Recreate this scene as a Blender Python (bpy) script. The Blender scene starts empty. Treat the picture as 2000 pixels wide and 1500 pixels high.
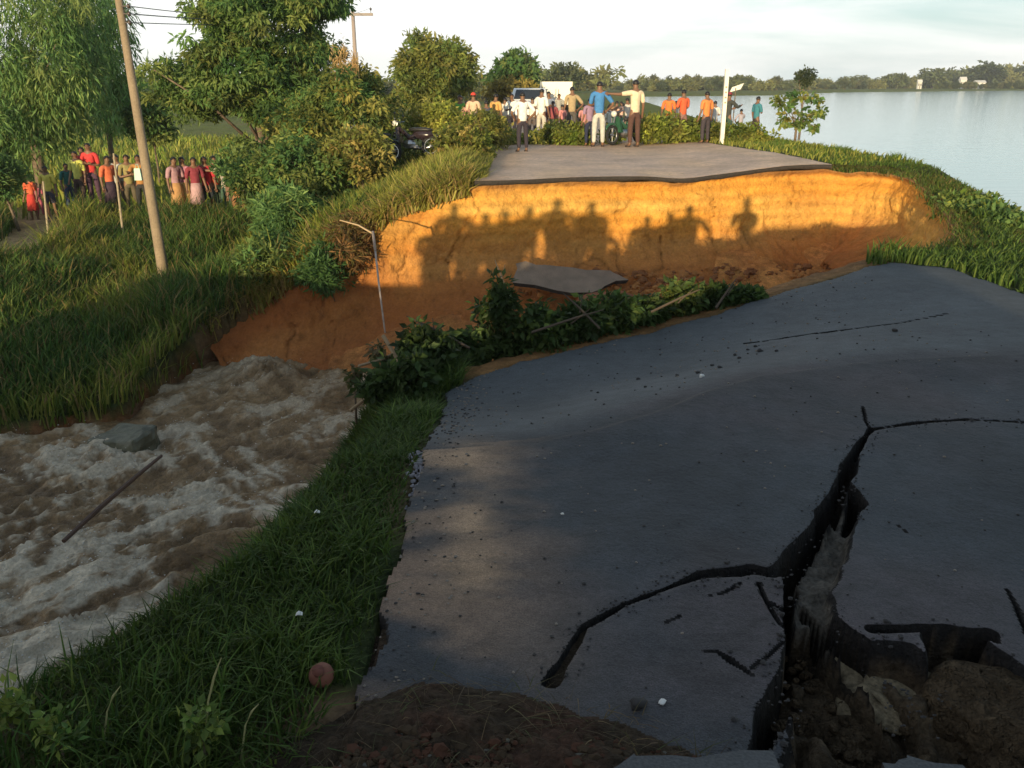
import bpy, math, random
import numpy as np
from math import sin, cos, tan, radians, pi

# ---------------------------------------------------------------- camera, sky, sun, exposure
SC = bpy.context.scene
COL = SC.collection
PITCH = radians(19.4); FPX = 1664.0; CAMZ = 1.6
cam = bpy.data.cameras.new('camera'); camo = bpy.data.objects.new('camera', cam); COL.objects.link(camo)
cam.sensor_width = 36.0; cam.lens = 36.0 * FPX / 2000.0
cam.clip_start = 0.05; cam.clip_end = 6000
camo.location = (0, 0, CAMZ); camo.rotation_euler = (pi / 2 - PITCH, 0, 0)
SC.camera = camo

SUN_AZ = radians(15.3)      # the light travels towards +y, turned this much to +x
SUN_EL = radians(6.95)
SUNDIR = np.array([sin(SUN_AZ) * cos(SUN_EL), cos(SUN_AZ) * cos(SUN_EL), -sin(SUN_EL)])

W = bpy.data.worlds.new('World'); SC.world = W; W.use_nodes = True
nt = W.node_tree; nt.nodes.clear(); N = nt.nodes.new; LK = nt.links.new
out = N('ShaderNodeOutputWorld'); bg = N('ShaderNodeBackground')
sky = N('ShaderNodeTexSky'); sky.sky_type = 'NISHITA'; sky.sun_disc = False
sky.sun_elevation = SUN_EL; sky.sun_rotation = pi + SUN_AZ; sky.air_density = 1.0; sky.dust_density = 1.5; sky.ozone_density = 1.0
bg.inputs['Strength'].default_value = 0.15
# thin bright cloud veil over the sky, densest towards the horizon
tc = N('ShaderNodeTexCoord'); sep = N('ShaderNodeSeparateXYZ'); LK(tc.outputs['Generated'], sep.inputs[0])
mp = N('ShaderNodeMapping'); mp.inputs['Scale'].default_value = (1.6, 1.6, 11.0); LK(tc.outputs['Generated'], mp.inputs[0])
nz = N('ShaderNodeTexNoise'); nz.inputs['Scale'].default_value = 1.7; nz.inputs['Detail'].default_value = 7; nz.inputs['Roughness'].default_value = 0.55; nz.inputs['Distortion'].default_value = 0.3
LK(mp.outputs[0], nz.inputs['Vector'])
rmp = N('ShaderNodeMapRange'); rmp.inputs['From Min'].default_value = 0.36; rmp.inputs['From Max'].default_value = 0.62; LK(nz.outputs['Fac'], rmp.inputs['Value'])
hor = N('ShaderNodeMapRange'); hor.inputs['From Min'].default_value = 0.0; hor.inputs['From Max'].default_value = 0.75
hor.inputs['To Min'].default_value = 1.0; hor.inputs['To Max'].default_value = 0.25; LK(sep.outputs['Z'], hor.inputs['Value'])
mul = N('ShaderNodeMath'); mul.operation = 'MULTIPLY'; LK(rmp.outputs[0], mul.inputs[0]); LK(hor.outputs[0], mul.inputs[1])
# veil is whiter to the left (north-west) of the road than over the lake
lr = N('ShaderNodeMapRange'); lr.inputs['From Min'].default_value = -0.02; lr.inputs['From Max'].default_value = 0.42
lr.inputs['To Min'].default_value = 0.9; lr.inputs['To Max'].default_value = 0.0; LK(sep.outputs['X'], lr.inputs['Value'])
add = N('ShaderNodeMath'); add.operation = 'ADD'; add.use_clamp = True; LK(mul.outputs[0], add.inputs[0]); LK(lr.outputs[0], add.inputs[1])
base = N('ShaderNodeMix'); base.data_type = 'RGBA'; base.inputs['Factor'].default_value = 0.72
LK(sky.outputs[0], base.inputs[6]); 
hcol = N('ShaderNodeMix'); hcol.data_type = 'RGBA'
hz = N('ShaderNodeMapRange'); hz.inputs['From Min'].default_value = 0.14; hz.inputs['From Max'].default_value = 0.6; LK(sep.outputs['Z'], hz.inputs['Value'])
LK(hz.outputs[0], hcol.inputs['Factor']); hcol.inputs[6].default_value = (3.9, 5.25, 5.6, 1); hcol.inputs[7].default_value = (.75, 1.35, 2.1, 1)
LK(hcol.outputs[2], base.inputs[7])
mx = N('ShaderNodeMix'); mx.data_type = 'RGBA'; LK(add.outputs[0], mx.inputs['Factor']); LK(base.outputs[2], mx.inputs[6])
vcol = N('ShaderNodeMix'); vcol.data_type = 'RGBA'; LK(hz.outputs[0], vcol.inputs['Factor'])
vcol.inputs[6].default_value = (6.6, 6.7, 6.45, 1); vcol.inputs[7].default_value = (1.7, 2.1, 2.6, 1); LK(vcol.outputs[2], mx.inputs[7])
LK(mx.outputs[2], bg.inputs['Color']); LK(bg.outputs[0], out.inputs[0])

sun = bpy.data.lights.new('sun', 'SUN'); suno = bpy.data.objects.new('sun', sun); COL.objects.link(suno)
sun.energy = 5.0; sun.angle = radians(0.4); sun.color = (1.0, 0.78, 0.46)
suno.rotation_euler = (pi / 2 - SUN_EL, 0, -SUN_AZ); suno.location = (-5, -30, 20)

SC.view_settings.view_transform = 'Standard'; SC.view_settings.look = 'None'
SC.view_settings.exposure = 0.3; SC.view_settings.gamma = 1.0; SC.view_settings.use_curve_mapping = False
SC.render.engine = 'CYCLES'
SC.cycles.use_denoising = True
SC.cycles.max_bounces = 6; SC.cycles.diffuse_bounces = 3; SC.cycles.transparent_max_bounces = 8

# ---------------------------------------------------------------- helpers
RNG = np.random.default_rng(11)
random.seed(5)

def ray(px, py):
    dx = (px - 1000) / FPX; dy = (750 - py) / FPX
    return np.array([dx, cos(PITCH) + dy * sin(PITCH), -sin(PITCH) + dy * cos(PITCH)])
def at(px, py, z):
    r = ray(px, py); t = (z - CAMZ) / r[2]; return r[0] * t, r[1] * t
def atd(px, py, Y):
    r = ray(px, py); t = Y / r[1]; return np.array([r[0] * t, Y, CAMZ + r[2] * t])

def _hash(ix, iy, iz, seed):
    h = (ix * 374761393 + iy * 668265263 + iz * 2147483647 + seed * 1274126177) & 0xffffffff
    h = ((h ^ (h >> 13)) * 1274126177) & 0xffffffff
    return ((h ^ (h >> 16)) & 0xffffff) * (2 / float(0xffffff)) - 1
def vnoise(x, y, z=None, seed=0):
    x = np.asarray(x, float); y = np.asarray(y, float)
    z = np.zeros_like(x) if z is None else np.asarray(z, float) + np.zeros_like(x)
    x0 = np.floor(x); y0 = np.floor(y); z0 = np.floor(z)
    fx = x - x0; fy = y - y0; fz = z - z0; x0 = x0.astype(np.int64); y0 = y0.astype(np.int64); z0 = z0.astype(np.int64); flat_ = not np.any(fz)
    fx = fx * fx * (3 - 2 * fx); fy = fy * fy * (3 - 2 * fy); fz = fz * fz * (3 - 2 * fz)
    r = 0
    for a in (0, 1):
        for b in (0, 1):
            for c in ((0,) if flat_ else (0, 1)):
                w = (fx if a else 1 - fx) * (fy if b else 1 - fy) * (fz if c else 1 - fz)
                r = r + w * _hash(x0 + a, y0 + b, z0 + c, seed)
    return r
def fbm(x, y, z=None, oct=4, seed=0, gain=0.5, ridged=False):
    r = 0; a = 1.0; s = 0.0; f = 1.0
    for o in range(oct):
        n = vnoise(np.asarray(x) * f + 17.3 * o, np.asarray(y) * f - 9.1 * o, None if z is None else np.asarray(z) * f, seed + o)
        if ridged: n = 1 - 2 * np.abs(n)
        r = r + a * n; s += a; a *= gain; f *= 2.03
    return r / s
def sst(a, b, x):
    t = np.clip((np.asarray(x, float) - a) / (b - a), 0, 1); return t * t * (3 - 2 * t)

def seg_dist(P, poly, closed=True):
    P = np.asarray(P, float); poly = np.asarray(poly, float); n = len(poly)
    best = np.full(len(P), 1e18); idx = np.zeros(len(P), int); tt = np.zeros(len(P))
    for i in range(n if closed else n - 1):
        a = poly[i]; b = poly[(i + 1) % n]; ab = b - a
        t = np.clip(((P - a) @ ab) / max(ab @ ab, 1e-12), 0, 1)
        d = ((P - a - t[:, None] * ab) ** 2).sum(1)
        m = d < best; best[m] = d[m]; idx[m] = i; tt[m] = t[m]
    return np.sqrt(best), idx, tt
def inside(P, poly):
    P = np.asarray(P, float); poly = np.asarray(poly, float); c = np.zeros(len(P), bool); n = len(poly); j = n - 1
    for i in range(n):
        xi, yi = poly[i]; xj, yj = poly[j]
        if yi != yj:
            m = ((yi > P[:, 1]) != (yj > P[:, 1])) & (P[:, 0] < (xj - xi) * (P[:, 1] - yi) / (yj - yi) + xi)
            c ^= m
        j = i
    return c

def mesh_np(name, V, F, mats, cols=None, parent=None, midx=None, smooth=True):
    """V (n,3), F (m,k) same-size faces -> ONE mesh object"""
    me = bpy.data.meshes.new(name); V = np.asarray(V, np.float32); F = np.asarray(F, np.int32)
    me.vertices.add(len(V)); me.vertices.foreach_set('co', V.ravel())
    k = F.shape[1]; me.loops.add(F.size); me.loops.foreach_set('vertex_index', F.ravel())
    me.polygons.add(len(F)); me.polygons.foreach_set('loop_start', np.arange(len(F), dtype=np.int32) * k)
    if smooth is not None: me.polygons.foreach_set('use_smooth', np.full(len(F), bool(smooth)))
    for m in (mats if isinstance(mats, (list, tuple)) else [mats]): me.materials.append(m)
    if midx is not None: me.polygons.foreach_set('material_index', np.asarray(midx, np.int32))
    if cols is not None:
        a = me.color_attributes.new('tint', 'FLOAT_COLOR', 'POINT')
        c = np.ones((len(V), 4), np.float32); c[:, :3] = cols; a.data.foreach_set('color', c.ravel())
    me.update(calc_edges=True); me.validate()
    o = bpy.data.objects.new(name, me); COL.objects.link(o)
    if parent is not None: o.parent = parent
    return o
def tag(o, label=None, cat=None, group=None, kind=None):
    if label: o['label'] = label
    if cat: o['category'] = cat
    if group: o['group'] = group
    if kind: o['kind'] = kind
    return o
def empty(name, loc, label, cat, group=None, rz=0.0):
    o = bpy.data.objects.new(name, None); COL.objects.link(o); o.location = loc; o.rotation_euler = (0, 0, rz); o.empty_display_size = 0.1
    return tag(o, label, cat, group)
def copy_thing(root, loc, rz, label, scale=None):
    r = root.copy(); COL.objects.link(r); r.location = loc; r.rotation_euler = (0, 0, rz); r['label'] = label
    if scale is not None: r.scale = scale
    for ch in list(root.children):
        c = ch.copy(); COL.objects.link(c); c.parent = r
        for g in ch.children:
            d = g.copy(); COL.objects.link(d); d.parent = c
    return r

class MB:
    """collects simple shapes for one mesh (quads+tris as python lists)"""
    def __init__(s): s.v = []; s.f = []; s.m = []
    def add(s, v, f, m=0):
        o = len(s.v); s.v += [tuple(p) for p in v]; s.f += [tuple(i + o for i in q) for q in f]; s.m += [m] * len(f)
    def box(s, c, d, rz=0, m=0, taper=1.0):
        x, y, z = d[0] / 2, d[1] / 2, d[2] / 2; v = []
        for k, (a, b, e) in enumerate([(-1, -1, -1), (1, -1, -1), (1, 1, -1), (-1, 1, -1), (-1, -1, 1), (1, -1, 1), (1, 1, 1), (-1, 1, 1)]):
            t = taper if e > 0 else 1; X, Y = a * x * t, b * y * t
            v.append((c[0] + X * cos(rz) - Y * sin(rz), c[1] + X * sin(rz) + Y * cos(rz), c[2] + e * z))
        s.add(v, [(0, 3, 2, 1), (4, 5, 6, 7), (0, 1, 5, 4), (1, 2, 6, 5), (2, 3, 7, 6), (3, 0, 4, 7)], m)
    def tube(s, pts, rad, n=6, m=0, cap=True):
        pts = [np.array(p, float) for p in pts]; rad = rad if hasattr(rad, '__len__') else [rad] * len(pts)
        rings = []; up = np.array([0, 0, 1.0])
        for i, p in enumerate(pts):
            t = pts[min(i + 1, len(pts) - 1)] - pts[max(i - 1, 0)]; t = t / (np.linalg.norm(t) + 1e-9)
            a = np.cross(t, up if abs(t[2]) < .9 else np.array([1.0, 0, 0])); a /= np.linalg.norm(a); b = np.cross(t, a)
            rings.append([p + rad[i] * (cos(2 * pi * k / n) * a + sin(2 * pi * k / n) * b) for k in range(n)])
        v = [q for r in rings for q in r]; f = []
        for i in range(len(pts) - 1):
            for k in range(n):
                f.append((i * n + k, i * n + (k + 1) % n, (i + 1) * n + (k + 1) % n, (i + 1) * n + k))
        if cap: f.append(tuple(range(n))[::-1]); f.append(tuple((len(pts) - 1) * n + k for k in range(n)))
        s.add(v, f, m)
    def ball(s, c, r, nu=8, nv=6, m=0, zmin=-1.0, noise=0, seed=0):
        r = np.array((r, r, r) if not hasattr(r, '__len__') else r, float)
        TH, PH = np.meshgrid(np.arange(nv + 1) * pi / nv, np.arange(nu) * 2 * pi / nu, indexing='ij'); TH = TH.ravel(); PH = PH.ravel()
        d = np.stack([np.sin(TH) * np.cos(PH), np.sin(TH) * np.sin(PH), np.maximum(np.cos(TH), zmin)], 1); k = np.ones(len(d))
        if noise: k = 1 + noise * vnoise(d[:, 0] * 1.7 + seed * 3.1, d[:, 1] * 1.7, d[:, 2] * 1.7 + seed, 5) + noise * .5 * vnoise(d[:, 0] * 4 + seed, d[:, 1] * 4, d[:, 2] * 4, 6) + noise * .22 * vnoise(d[:, 0] * 9 + seed, d[:, 1] * 9, d[:, 2] * 9, 8)
        v = np.array(c, float) + r * d * k[:, None]; f = []
        for j in range(nv):
            for i in range(nu):
                f.append((j * nu + i, (j + 1) * nu + i, (j + 1) * nu + (i + 1) % nu, j * nu + (i + 1) % nu))
        s.add(v.tolist(), f, m)
    def build(s, name, mats, parent=None, smooth=False):
        me = bpy.data.meshes.new(name); me.from_pydata([tuple(map(float, p)) for p in s.v], [], s.f)
        for m in (mats if isinstance(mats, (list, tuple)) else [mats]): me.materials.append(m)
        me.polygons.foreach_set('material_index', s.m)
        if smooth: me.polygons.foreach_set('use_smooth', [True] * len(s.f))
        me.update(); o = bpy.data.objects.new(name, me); COL.objects.link(o)
        if parent is not None: o.parent = parent
        return o

# ---------------------------------------------------------------- materials
def mat(name, col=(.5, .5, .5), rough=.8, attr=False, n1=None, bump=None, metal=0, transl=0, spec=.5, emit=None):
    """n1: list of (scale, strength) brightness mottling; bump: list of (scale, distance)"""
    m = bpy.data.materials.new(name); m.use_nodes = True; t = m.node_tree; b = t.nodes['Principled BSDF']
    b.inputs['Roughness'].default_value = rough; b.inputs['Metallic'].default_value = metal; b.inputs['Specular IOR Level'].default_value = spec
    tcn = t.nodes.new('ShaderNodeTexCoord')
    if attr:
        a = t.nodes.new('ShaderNodeAttribute'); a.attribute_name = 'tint'; cs = a.outputs['Color']
    else:
        c = t.nodes.new('ShaderNodeRGB'); c.outputs[0].default_value = (*col, 1); cs = c.outputs[0]
    for sc, st in (n1 or []):
        n = t.nodes.new('ShaderNodeTexNoise'); n.inputs['Scale'].default_value = sc; n.inputs['Detail'].default_value = 5; t.links.new(tcn.outputs['Object'], n.inputs['Vector'])
        r = t.nodes.new('ShaderNodeMapRange'); r.inputs['From Min'].default_value = .3; r.inputs['From Max'].default_value = .7
        r.inputs['To Min'].default_value = 1 - st; r.inputs['To Max'].default_value = 1 + st; t.links.new(n.outputs['Fac'], r.inputs['Value'])
        x = t.nodes.new('ShaderNodeVectorMath'); x.operation = 'SCALE'; t.links.new(cs, x.inputs[0]); t.links.new(r.outputs[0], x.inputs['Scale']); cs = x.outputs[0]
    t.links.new(cs, b.inputs['Base Color'])
    prev = None
    for sc, ds in (bump or []):
        n = t.nodes.new('ShaderNodeTexNoise'); n.inputs['Scale'].default_value = sc; n.inputs['Detail'].default_value = 5; t.links.new(tcn.outputs['Object'], n.inputs['Vector'])
        u = t.nodes.new('ShaderNodeBump'); u.inputs['Distance'].default_value = ds; u.inputs['Strength'].default_value = 1.0; t.links.new(n.outputs['Fac'], u.inputs['Height'])
        if prev is not None: t.links.new(prev, u.inputs['Normal'])
        prev = u.outputs[0]
    if prev is not None: t.links.new(prev, b.inputs['Normal'])
    if transl:
        o = t.nodes['Material Output']; tr = t.nodes.new('ShaderNodeBsdfTranslucent'); t.links.new(cs, tr.inputs['Color'])
        mxs = t.nodes.new('ShaderNodeMixShader'); mxs.inputs[0].default_value = transl
        t.links.new(b.outputs[0], mxs.inputs[1]); t.links.new(tr.outputs[0], mxs.inputs[2]); t.links.new(mxs.outputs[0], o.inputs[0])
    return m

M_ground = mat('ground_soil_and_turf', attr=True, rough=.95, n1=[(1.3, .25), (9, .3), (45, .25)], bump=[(3, .08), (14, .03), (60, .01)], spec=.2)
M_bank = mat('cut_earth', attr=True, rough=.95, n1=[(.9, .10), (6, .10), (26, .14)], bump=[(4, .07), (15, .03), (70, .008)], spec=.15)
M_asph = mat('asphalt', attr=True, rough=.74, n1=[(1.1, .20), (9, .16), (55, .16), (190, .38)], bump=[(5, .02), (45, .006), (170, .004)], spec=.4)
M_asph_edge = mat('asphalt_broken_edge', (.035, .03, .027), .9, n1=[(30, .3)], bump=[(40, .01)])
M_soil_dark = mat('crack_soil', attr=True, rough=.95, n1=[(12, .3), (60, .35)], bump=[(20, .03), (90, .012)], spec=.15)
M_leaf = mat('leaf', attr=True, rough=.55, transl=.42, spec=.25)
M_grass = mat('grass_blade', attr=True, rough=.6, transl=.35, spec=.25)
M_bark = mat('bark', (.16, .12, .085), .9, n1=[(12, .3)], bump=[(25, .02)])
M_concrete = mat('concrete', (.26, .20, .13), .85, n1=[(3, .15), (30, .15)], bump=[(30, .006)])
M_wet_conc = mat('wet_concrete', (.10, .10, .065), .5, n1=[(3, .25), (20, .2)], bump=[(12, .02)])
M_rock = mat('sandy_subbase', (.17, .135, .085), .95, n1=[(5, .2), (35, .35), (90, .3)], bump=[(12, .03), (60, .012)], spec=.2)

# ---------------------------------------------------------------- layout lines
fold = np.array([at(*p, -.03) for p in [(700, 880), (900, 866), (1050, 860), (1150, 842), (1300, 800), (1480, 742), (1700, 712), (2000, 695), (2400, 690)]])
fold = fold[np.argsort(fold[:, 0])]
def zroad(x, y):
    u = y - np.interp(x, fold[:, 0], fold[:, 1]) + .10 * fbm(x * 1.2, y * 1.2, seed=4, oct=3)
    z = -.015 - np.interp(x, [1.2, 2.4, 3.6], [.36, .20, .07]) * sst(-.05, 1.9, u) - .035 * sst(-.03, .10, u) + .016 * sst(-.5, -.06, u) * (1 - sst(-.05, .05, u))
    z += .02 * fbm(x * .9, y * .9, seed=3, oct=3)
    z -= .05 * sst(.6, -.5, x) * sst(2.2, 4.5, y)
    return z
def on_road(px, py):
    z = -.1
    for _ in range(8):
        x, y = at(px, py, z); z = .5 * z + .5 * float(zroad(np.array([x]), np.array([y]))[0])
    return x, y
EDGE = [on_road(*p) for p in [(872, 765), (930, 735), (1010, 706), (1100, 688), (1200, 662), (1300, 638), (1400, 612), (1500, 580), (1620, 545), (1738, 512)]]
GAP_NEAR = [(-.75, 4.3), (-.9, EDGE[0][1] + .75)] + [(x + .02, y + .42) for x, y in EDGE[1::2]]
WALLTOP = [(-.68, 15.6), (1.38, 16.25), (3.36, 16.6), (4.95, 17.15), (6.4, 17.35), (7.2, 16.8), (7.55, 15.6), (7.15, 14.0), (6.55, 12.0), (5.8, 10.35), (4.95, 9.7)]
LAKESIDE = [at(*p, -.12) for p in [(1560, 294), (1620, 308), (1700, 326), (1800, 346), (1890, 366), (1945, 386), (1975, 425), (1990, 475)]] + [(8.1, 11.5), (7.4, 8)]
PLAT = [(-12, -30), (-12, -2.4), (-5, -1.9), (-3.0, -.3), (-1.48, 1.8), (-.85, 3.0)] + GAP_NEAR + WALLTOP[::-1] + \
       [(-1.0, 15.5), (-1.0, 60), (-1.0, 900), (20, 900), (20, 165), (14, 100), (9, 41), (8.2, 33)] + LAKESIDE + [(7.0, 2), (7, -30)]
SLOPE = [1, 1.05, 1.05, 1.05, 1.05] + [1.05] + [1.5] * (len(GAP_NEAR) - 1) + [7.0] * (len(WALLTOP) - 1) + [5.0] + [.42, .42, .42, .3, .3, .5, .5, .5, .55, .55, .55, .55, .55, .55]
SLOPE = SLOPE[:len(PLAT)]
while len(SLOPE) < len(PLAT): SLOPE.append(.7)
_ls = sorted([(y_, x_) for x_, y_ in LAKESIDE] + [(-40, 7.0), (2, 7.0), (33, 8.2), (41, 9), (100, 14), (165, 20), (900, 20)]); LSY = [q[0] for q in _ls]; LSX = [q[1] for q in _ls]
RIV = [(-80, -10), (-30, 5), (-12, 9), (-6.9, 10.6), (-6.2, 10.9), (-5.5, 11.3), (-5.4, 12.6), (-5.0, 13.6), (-4.2, 14.2), (-3.3, 14.5), (-2.7, 14.8), (-2.1, 15), (-1.33, 15.1), (-.6, 15.4), (8, 20), (8, 5), (8, -40), (-80, -40)]
SHORE = np.array([(18, 172), (60, 200), (100, 270), (200, 350), (400, 400), (1500, 450)], float)
WL = [(-4.9, 14.1), (-4.1, 14.35), (-3.3, 14.55), (-2.7, 14.8), (-2.1, 15.0), (-1.33, 15.1)] + WALLTOP

# unseen ridge added behind the camera, shaped to shade the foreground and the cut
sh_px = [(0, 530, 17.5), (300, 512, 16), (640, 522, 15), (760, 548, 15), (850, 545, 15), (1000, 512, 15), (1240, 510, 15), (1350, 500, 15), (1440, 470, 15.2), (1500, 445, 15.5), (1600, 443, 15.5), (1680, 476, 15.2), (1730, 508, 14.5), (1800, 492, 13), (1900, 478, 12), (2000, 468, 12)]
SHADE_RIDGE_Y = -5.0
_hx, _hz = [], []
for px_, py_, Y_ in sh_px:
    p_ = atd(px_, py_, Y_); t_ = (Y_ - SHADE_RIDGE_Y) / SUNDIR[1]; q_ = p_ - SUNDIR * t_
    _hx.append(q_[0]); _hz.append(q_[2])
_hx = np.array([_hx[0] - 9, _hx[0] - 3] + _hx + [_hx[-1] + 3, _hx[-1] + 9]); _hz = np.array([.55, .8] + _hz + [1.6, 1.2])

def H(x, y):
    x = np.asarray(x, float); y = np.asarray(y, float); sh = x.shape; x = x.ravel(); y = y.ravel()
    P = np.stack([x, y], 1)
    d, i, t = seg_dist(P, PLAT); ins = inside(P, PLAT)
    top = np.where(y < 9.2, zroad(x, y) - .03, np.interp(y, [9.2, 10, 12, 14.5, 16.5, 30], [-.2, -.25, -.28, -.15, -.01, -.01]))
    top = np.where((y < 1.0), -.03, top)
    top += .13 * sst(3.5, 5.5, x) * sst(15.5, 16.8, y) * sst(30, 19, y)
    s = np.array(SLOPE)[i]
    rv_ = inside(P, RIV); s = np.where(rv_ & (s < .45) & (x < 2), 5.0, s)
    wob = 1 + .13 * fbm(x * .7, y * .7, seed=21, oct=3)
    hi = np.where(ins, top, top - s * np.maximum(d + np.where(s > 4, .12, 0), 0) * wob)
    # low land
    riv = inside(P, RIV); dr, _, _ = seg_dist(P, RIV[:14], closed=False)
    dw, _, _ = seg_dist(P, WL, closed=False)
    zc = np.interp(x, [-5, -3.3, -2, -1, .5, 3, 6], [-3.1, -2.75, -2.2, -1.95, -1.65, -1.5, -1.35])
    floor = np.maximum(zc - .45 * np.maximum(0, dw - .9) + .12 * fbm(x * 1.5, y * 1.5, seed=8, oct=4), -3.7)
    floor = np.where(x < -3.4, -3.7, floor)
    land = -2.72 + np.minimum(.17 * dr, .75) + .10 * fbm(x * .5, y * .5, seed=9, oct=4)
    land = np.where(x < -30, -1.75, land)
    low = np.where(riv, np.maximum(floor, -2.72 - dr * 4.5), land)
    right = (x > 6.5) & (y > -40) & (x > np.interp(y, LSY, LSX) - .2)
    ysh = np.interp(x, SHORE[:, 0], SHORE[:, 1])
    far = right & (y > ysh) & (x > 19)
    low = np.where(right, np.where(far, -.8 + .4 * sst(0, 12, y - ysh), -1.7), low)
    z = np.maximum(hi, low)
    # added shading ridge behind the camera
    hz_ = np.interp(x, _hx, _hz)
    dy = np.abs(y - SHADE_RIDGE_Y - .25 * fbm(x * .6, x * 0, seed=2))
    b = hz_ * np.clip(1 - (dy / 1.35) ** 1.5, 0, 1)
    z = np.where(y < 0, np.maximum(z, np.minimum(z, 0) + b + (z > -3) * 0), z)
    z = z + .02 * fbm(x * 3, y * 3, seed=31, oct=3) * (y > .5)
    return z.reshape(sh)
def h1(x, y): return float(H(np.array([x]), np.array([y]))[0])

# road outline on the near side
ROADN = [(-.43, -2.0), (-.42, 1.2), (-.42, 2.3), (-.40, 2.9), (-.42, 3.3), (-.41, 3.96)] + EDGE + [(4.35, 8.3), (4.45, 7.2), (4.75, 5.5), (5.0, 3), (5.1, -2)]

# ---------------------------------------------------------------- ground sheet
def axis(breaks):
    r = [breaks[0][0]]
    for (a, b, s0, s1) in breaks:
        v = a; 
        while v < b - 1e-6:
            f = (v - a) / (b - a); st = s0 * (s1 / s0) ** f; v = min(v + st, b); r.append(v)
    return np.array(r)
def grid(xs, ys):
    X, Y = np.meshgrid(xs, ys); nx, ny = len(xs), len(ys)
    i = np.arange(nx * ny).reshape(ny, nx)
    F = np.stack([i[:-1, :-1], i[:-1, 1:], i[1:, 1:], i[1:, :-1]], -1).reshape(-1, 4)
    return X.ravel(), Y.ravel(), F
RED = np.array([.34, .135, .045]); ORANGE = np.array([.50, .24, .07]); DGREEN = np.array([.035, .05, .013]); YGREEN = np.array([.17, .20, .03]); BROWN = np.array([.17, .11, .06]); SAND = np.array([.36, .25, .13])
def mixc(a, b, t): t = np.clip(t, 0, 1)[:, None]; return a * (1 - t) + b * t
def build_ground():
    xs = axis([(-900, -60, 120, 12), (-60, -14, 8, .3), (-14, 10, .10, .085), (10, 60, .2, 8), (60, 1400, 10, 160)])
    ys = axis([(-60, -8, 8, .4), (-8, .5, .25, .1), (.5, 17.5, .085, .10), (17.5, 60, .11, 1.6), (60, 900, 2, 60)])
    x, y, F = grid(xs, ys); z = H(x, y)
    P = np.stack([x, y], 1); rd = inside(P, ROADN); drd, _, _ = seg_dist(P, ROADN)
    z = np.where(rd & (drd > .06), z - .9, z)
    ins = inside(P, PLAT); riv = inside(P, RIV)
    n = fbm(x * .8, y * .8, seed=40, oct=4); n2 = fbm(x * 3, y * 3, seed=41, oct=3)
    c = np.tile(DGREEN, (len(x), 1))
    c = mixc(c, np.tile(YGREEN, (len(x), 1)), (y > 26) * (.75 + .3 * n))                       # far fields
    c = mixc(c, np.tile(BROWN, (len(x), 1)), sst(.1, .5, n) * .6)
    d, idx, _ = seg_dist(P, PLAT)
    gapn = (~ins) & (y > 4.7) & (y < 20) & (x > -5.2) & (riv)
    side = (~ins) & (x < -.4) & (y < 5.6)
    c = np.where((gapn & ~side)[:, None], mixc(np.tile(RED, (len(x), 1)), np.tile(ORANGE, (len(x), 1)), sst(-.4, .6, n2) * .5 + sst(0, 4, x) * .5), c)
    scarp = riv & (x < -3.2) & (y > 8)
    c = np.where(scarp[:, None], mixc(np.tile(RED * .42, (len(x), 1)), np.tile(BROWN, (len(x), 1)), n2), c)
    # soil lip on the near brink, added shading ridge, and bare soil at the photographer's feet
    dn, _, _ = seg_dist(P, GAP_NEAR[1:], closed=False)
    c = mixc(c, np.tile(np.array([.26, .13, .05]), (len(x), 1)), (1 - sst(.15, .55, dn)) * .9)
    c = mixc(c, np.tile(BROWN * .8, (len(x), 1)), ((y < 2.0) & (x > -.65)) * 1.0)
    c = mixc(c, np.tile(BROWN, (len(x), 1)), (y < 0) * .8)
    # dirt track on the left
    tr = [(-16, 13.5), (-12.5, 16.0), (-11, 18.5), (-12.5, 23), (-16, 27)]
    dt, _, _ = seg_dist(P, tr, closed=False)
    c = mixc(c, np.tile(np.array([.38, .25, .13]), (len(x), 1)), (1 - sst(.5, 1.0, dt + .3 * n)))
    keep = np.ones(len(F), bool)
    o = mesh_np('ground', np.stack([x, y, z], 1), F[keep], M_ground, c); tag(o, kind='structure')
build_ground()

# ---------------------------------------------------------------- cut earth bank of the washout
WT = [(-5.3, 13.6, -2.4), (-4.9, 14.05, -2.2), (-4.1, 14.3, -1.75), (-3.3, 14.5, -1.15), (-2.7, 14.75, -.78), (-2.1, 14.95, -.48), (-1.33, 15.08, -.2), (-.63, 15.3, -.07), (.4, 15.66, -.07), (1.43, 15.95, -.07),
      (2.6, 16.15, -.10), (3.0, 16.2, -.13), (3.41, 16.28, -.05), (4.2, 16.55, -.0), (5.0, 16.85, .03), (5.9, 17.0, .04), (6.5, 17.0, .0), (7.0, 16.6, .02), (7.28, 15.6, -.02), (7.1, 14.7, -.10), (6.85, 14.0, -.17), (6.3, 12.0, -.28), (5.85, 11.0, -.27), (5.4, 10.35, -.25), (4.9, 9.85, -.25), (4.3, 9.5, -.3)]
def resample(pts, step):
    pts = np.array(pts, float); d = np.r_[0, np.cumsum(np.linalg.norm(np.diff(pts[:, :2], axis=0), axis=1))]
    s = np.arange(0, d[-1], step); return np.stack([np.interp(s, d, pts[:, k]) for k in range(pts.shape[1])], 1), s
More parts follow.
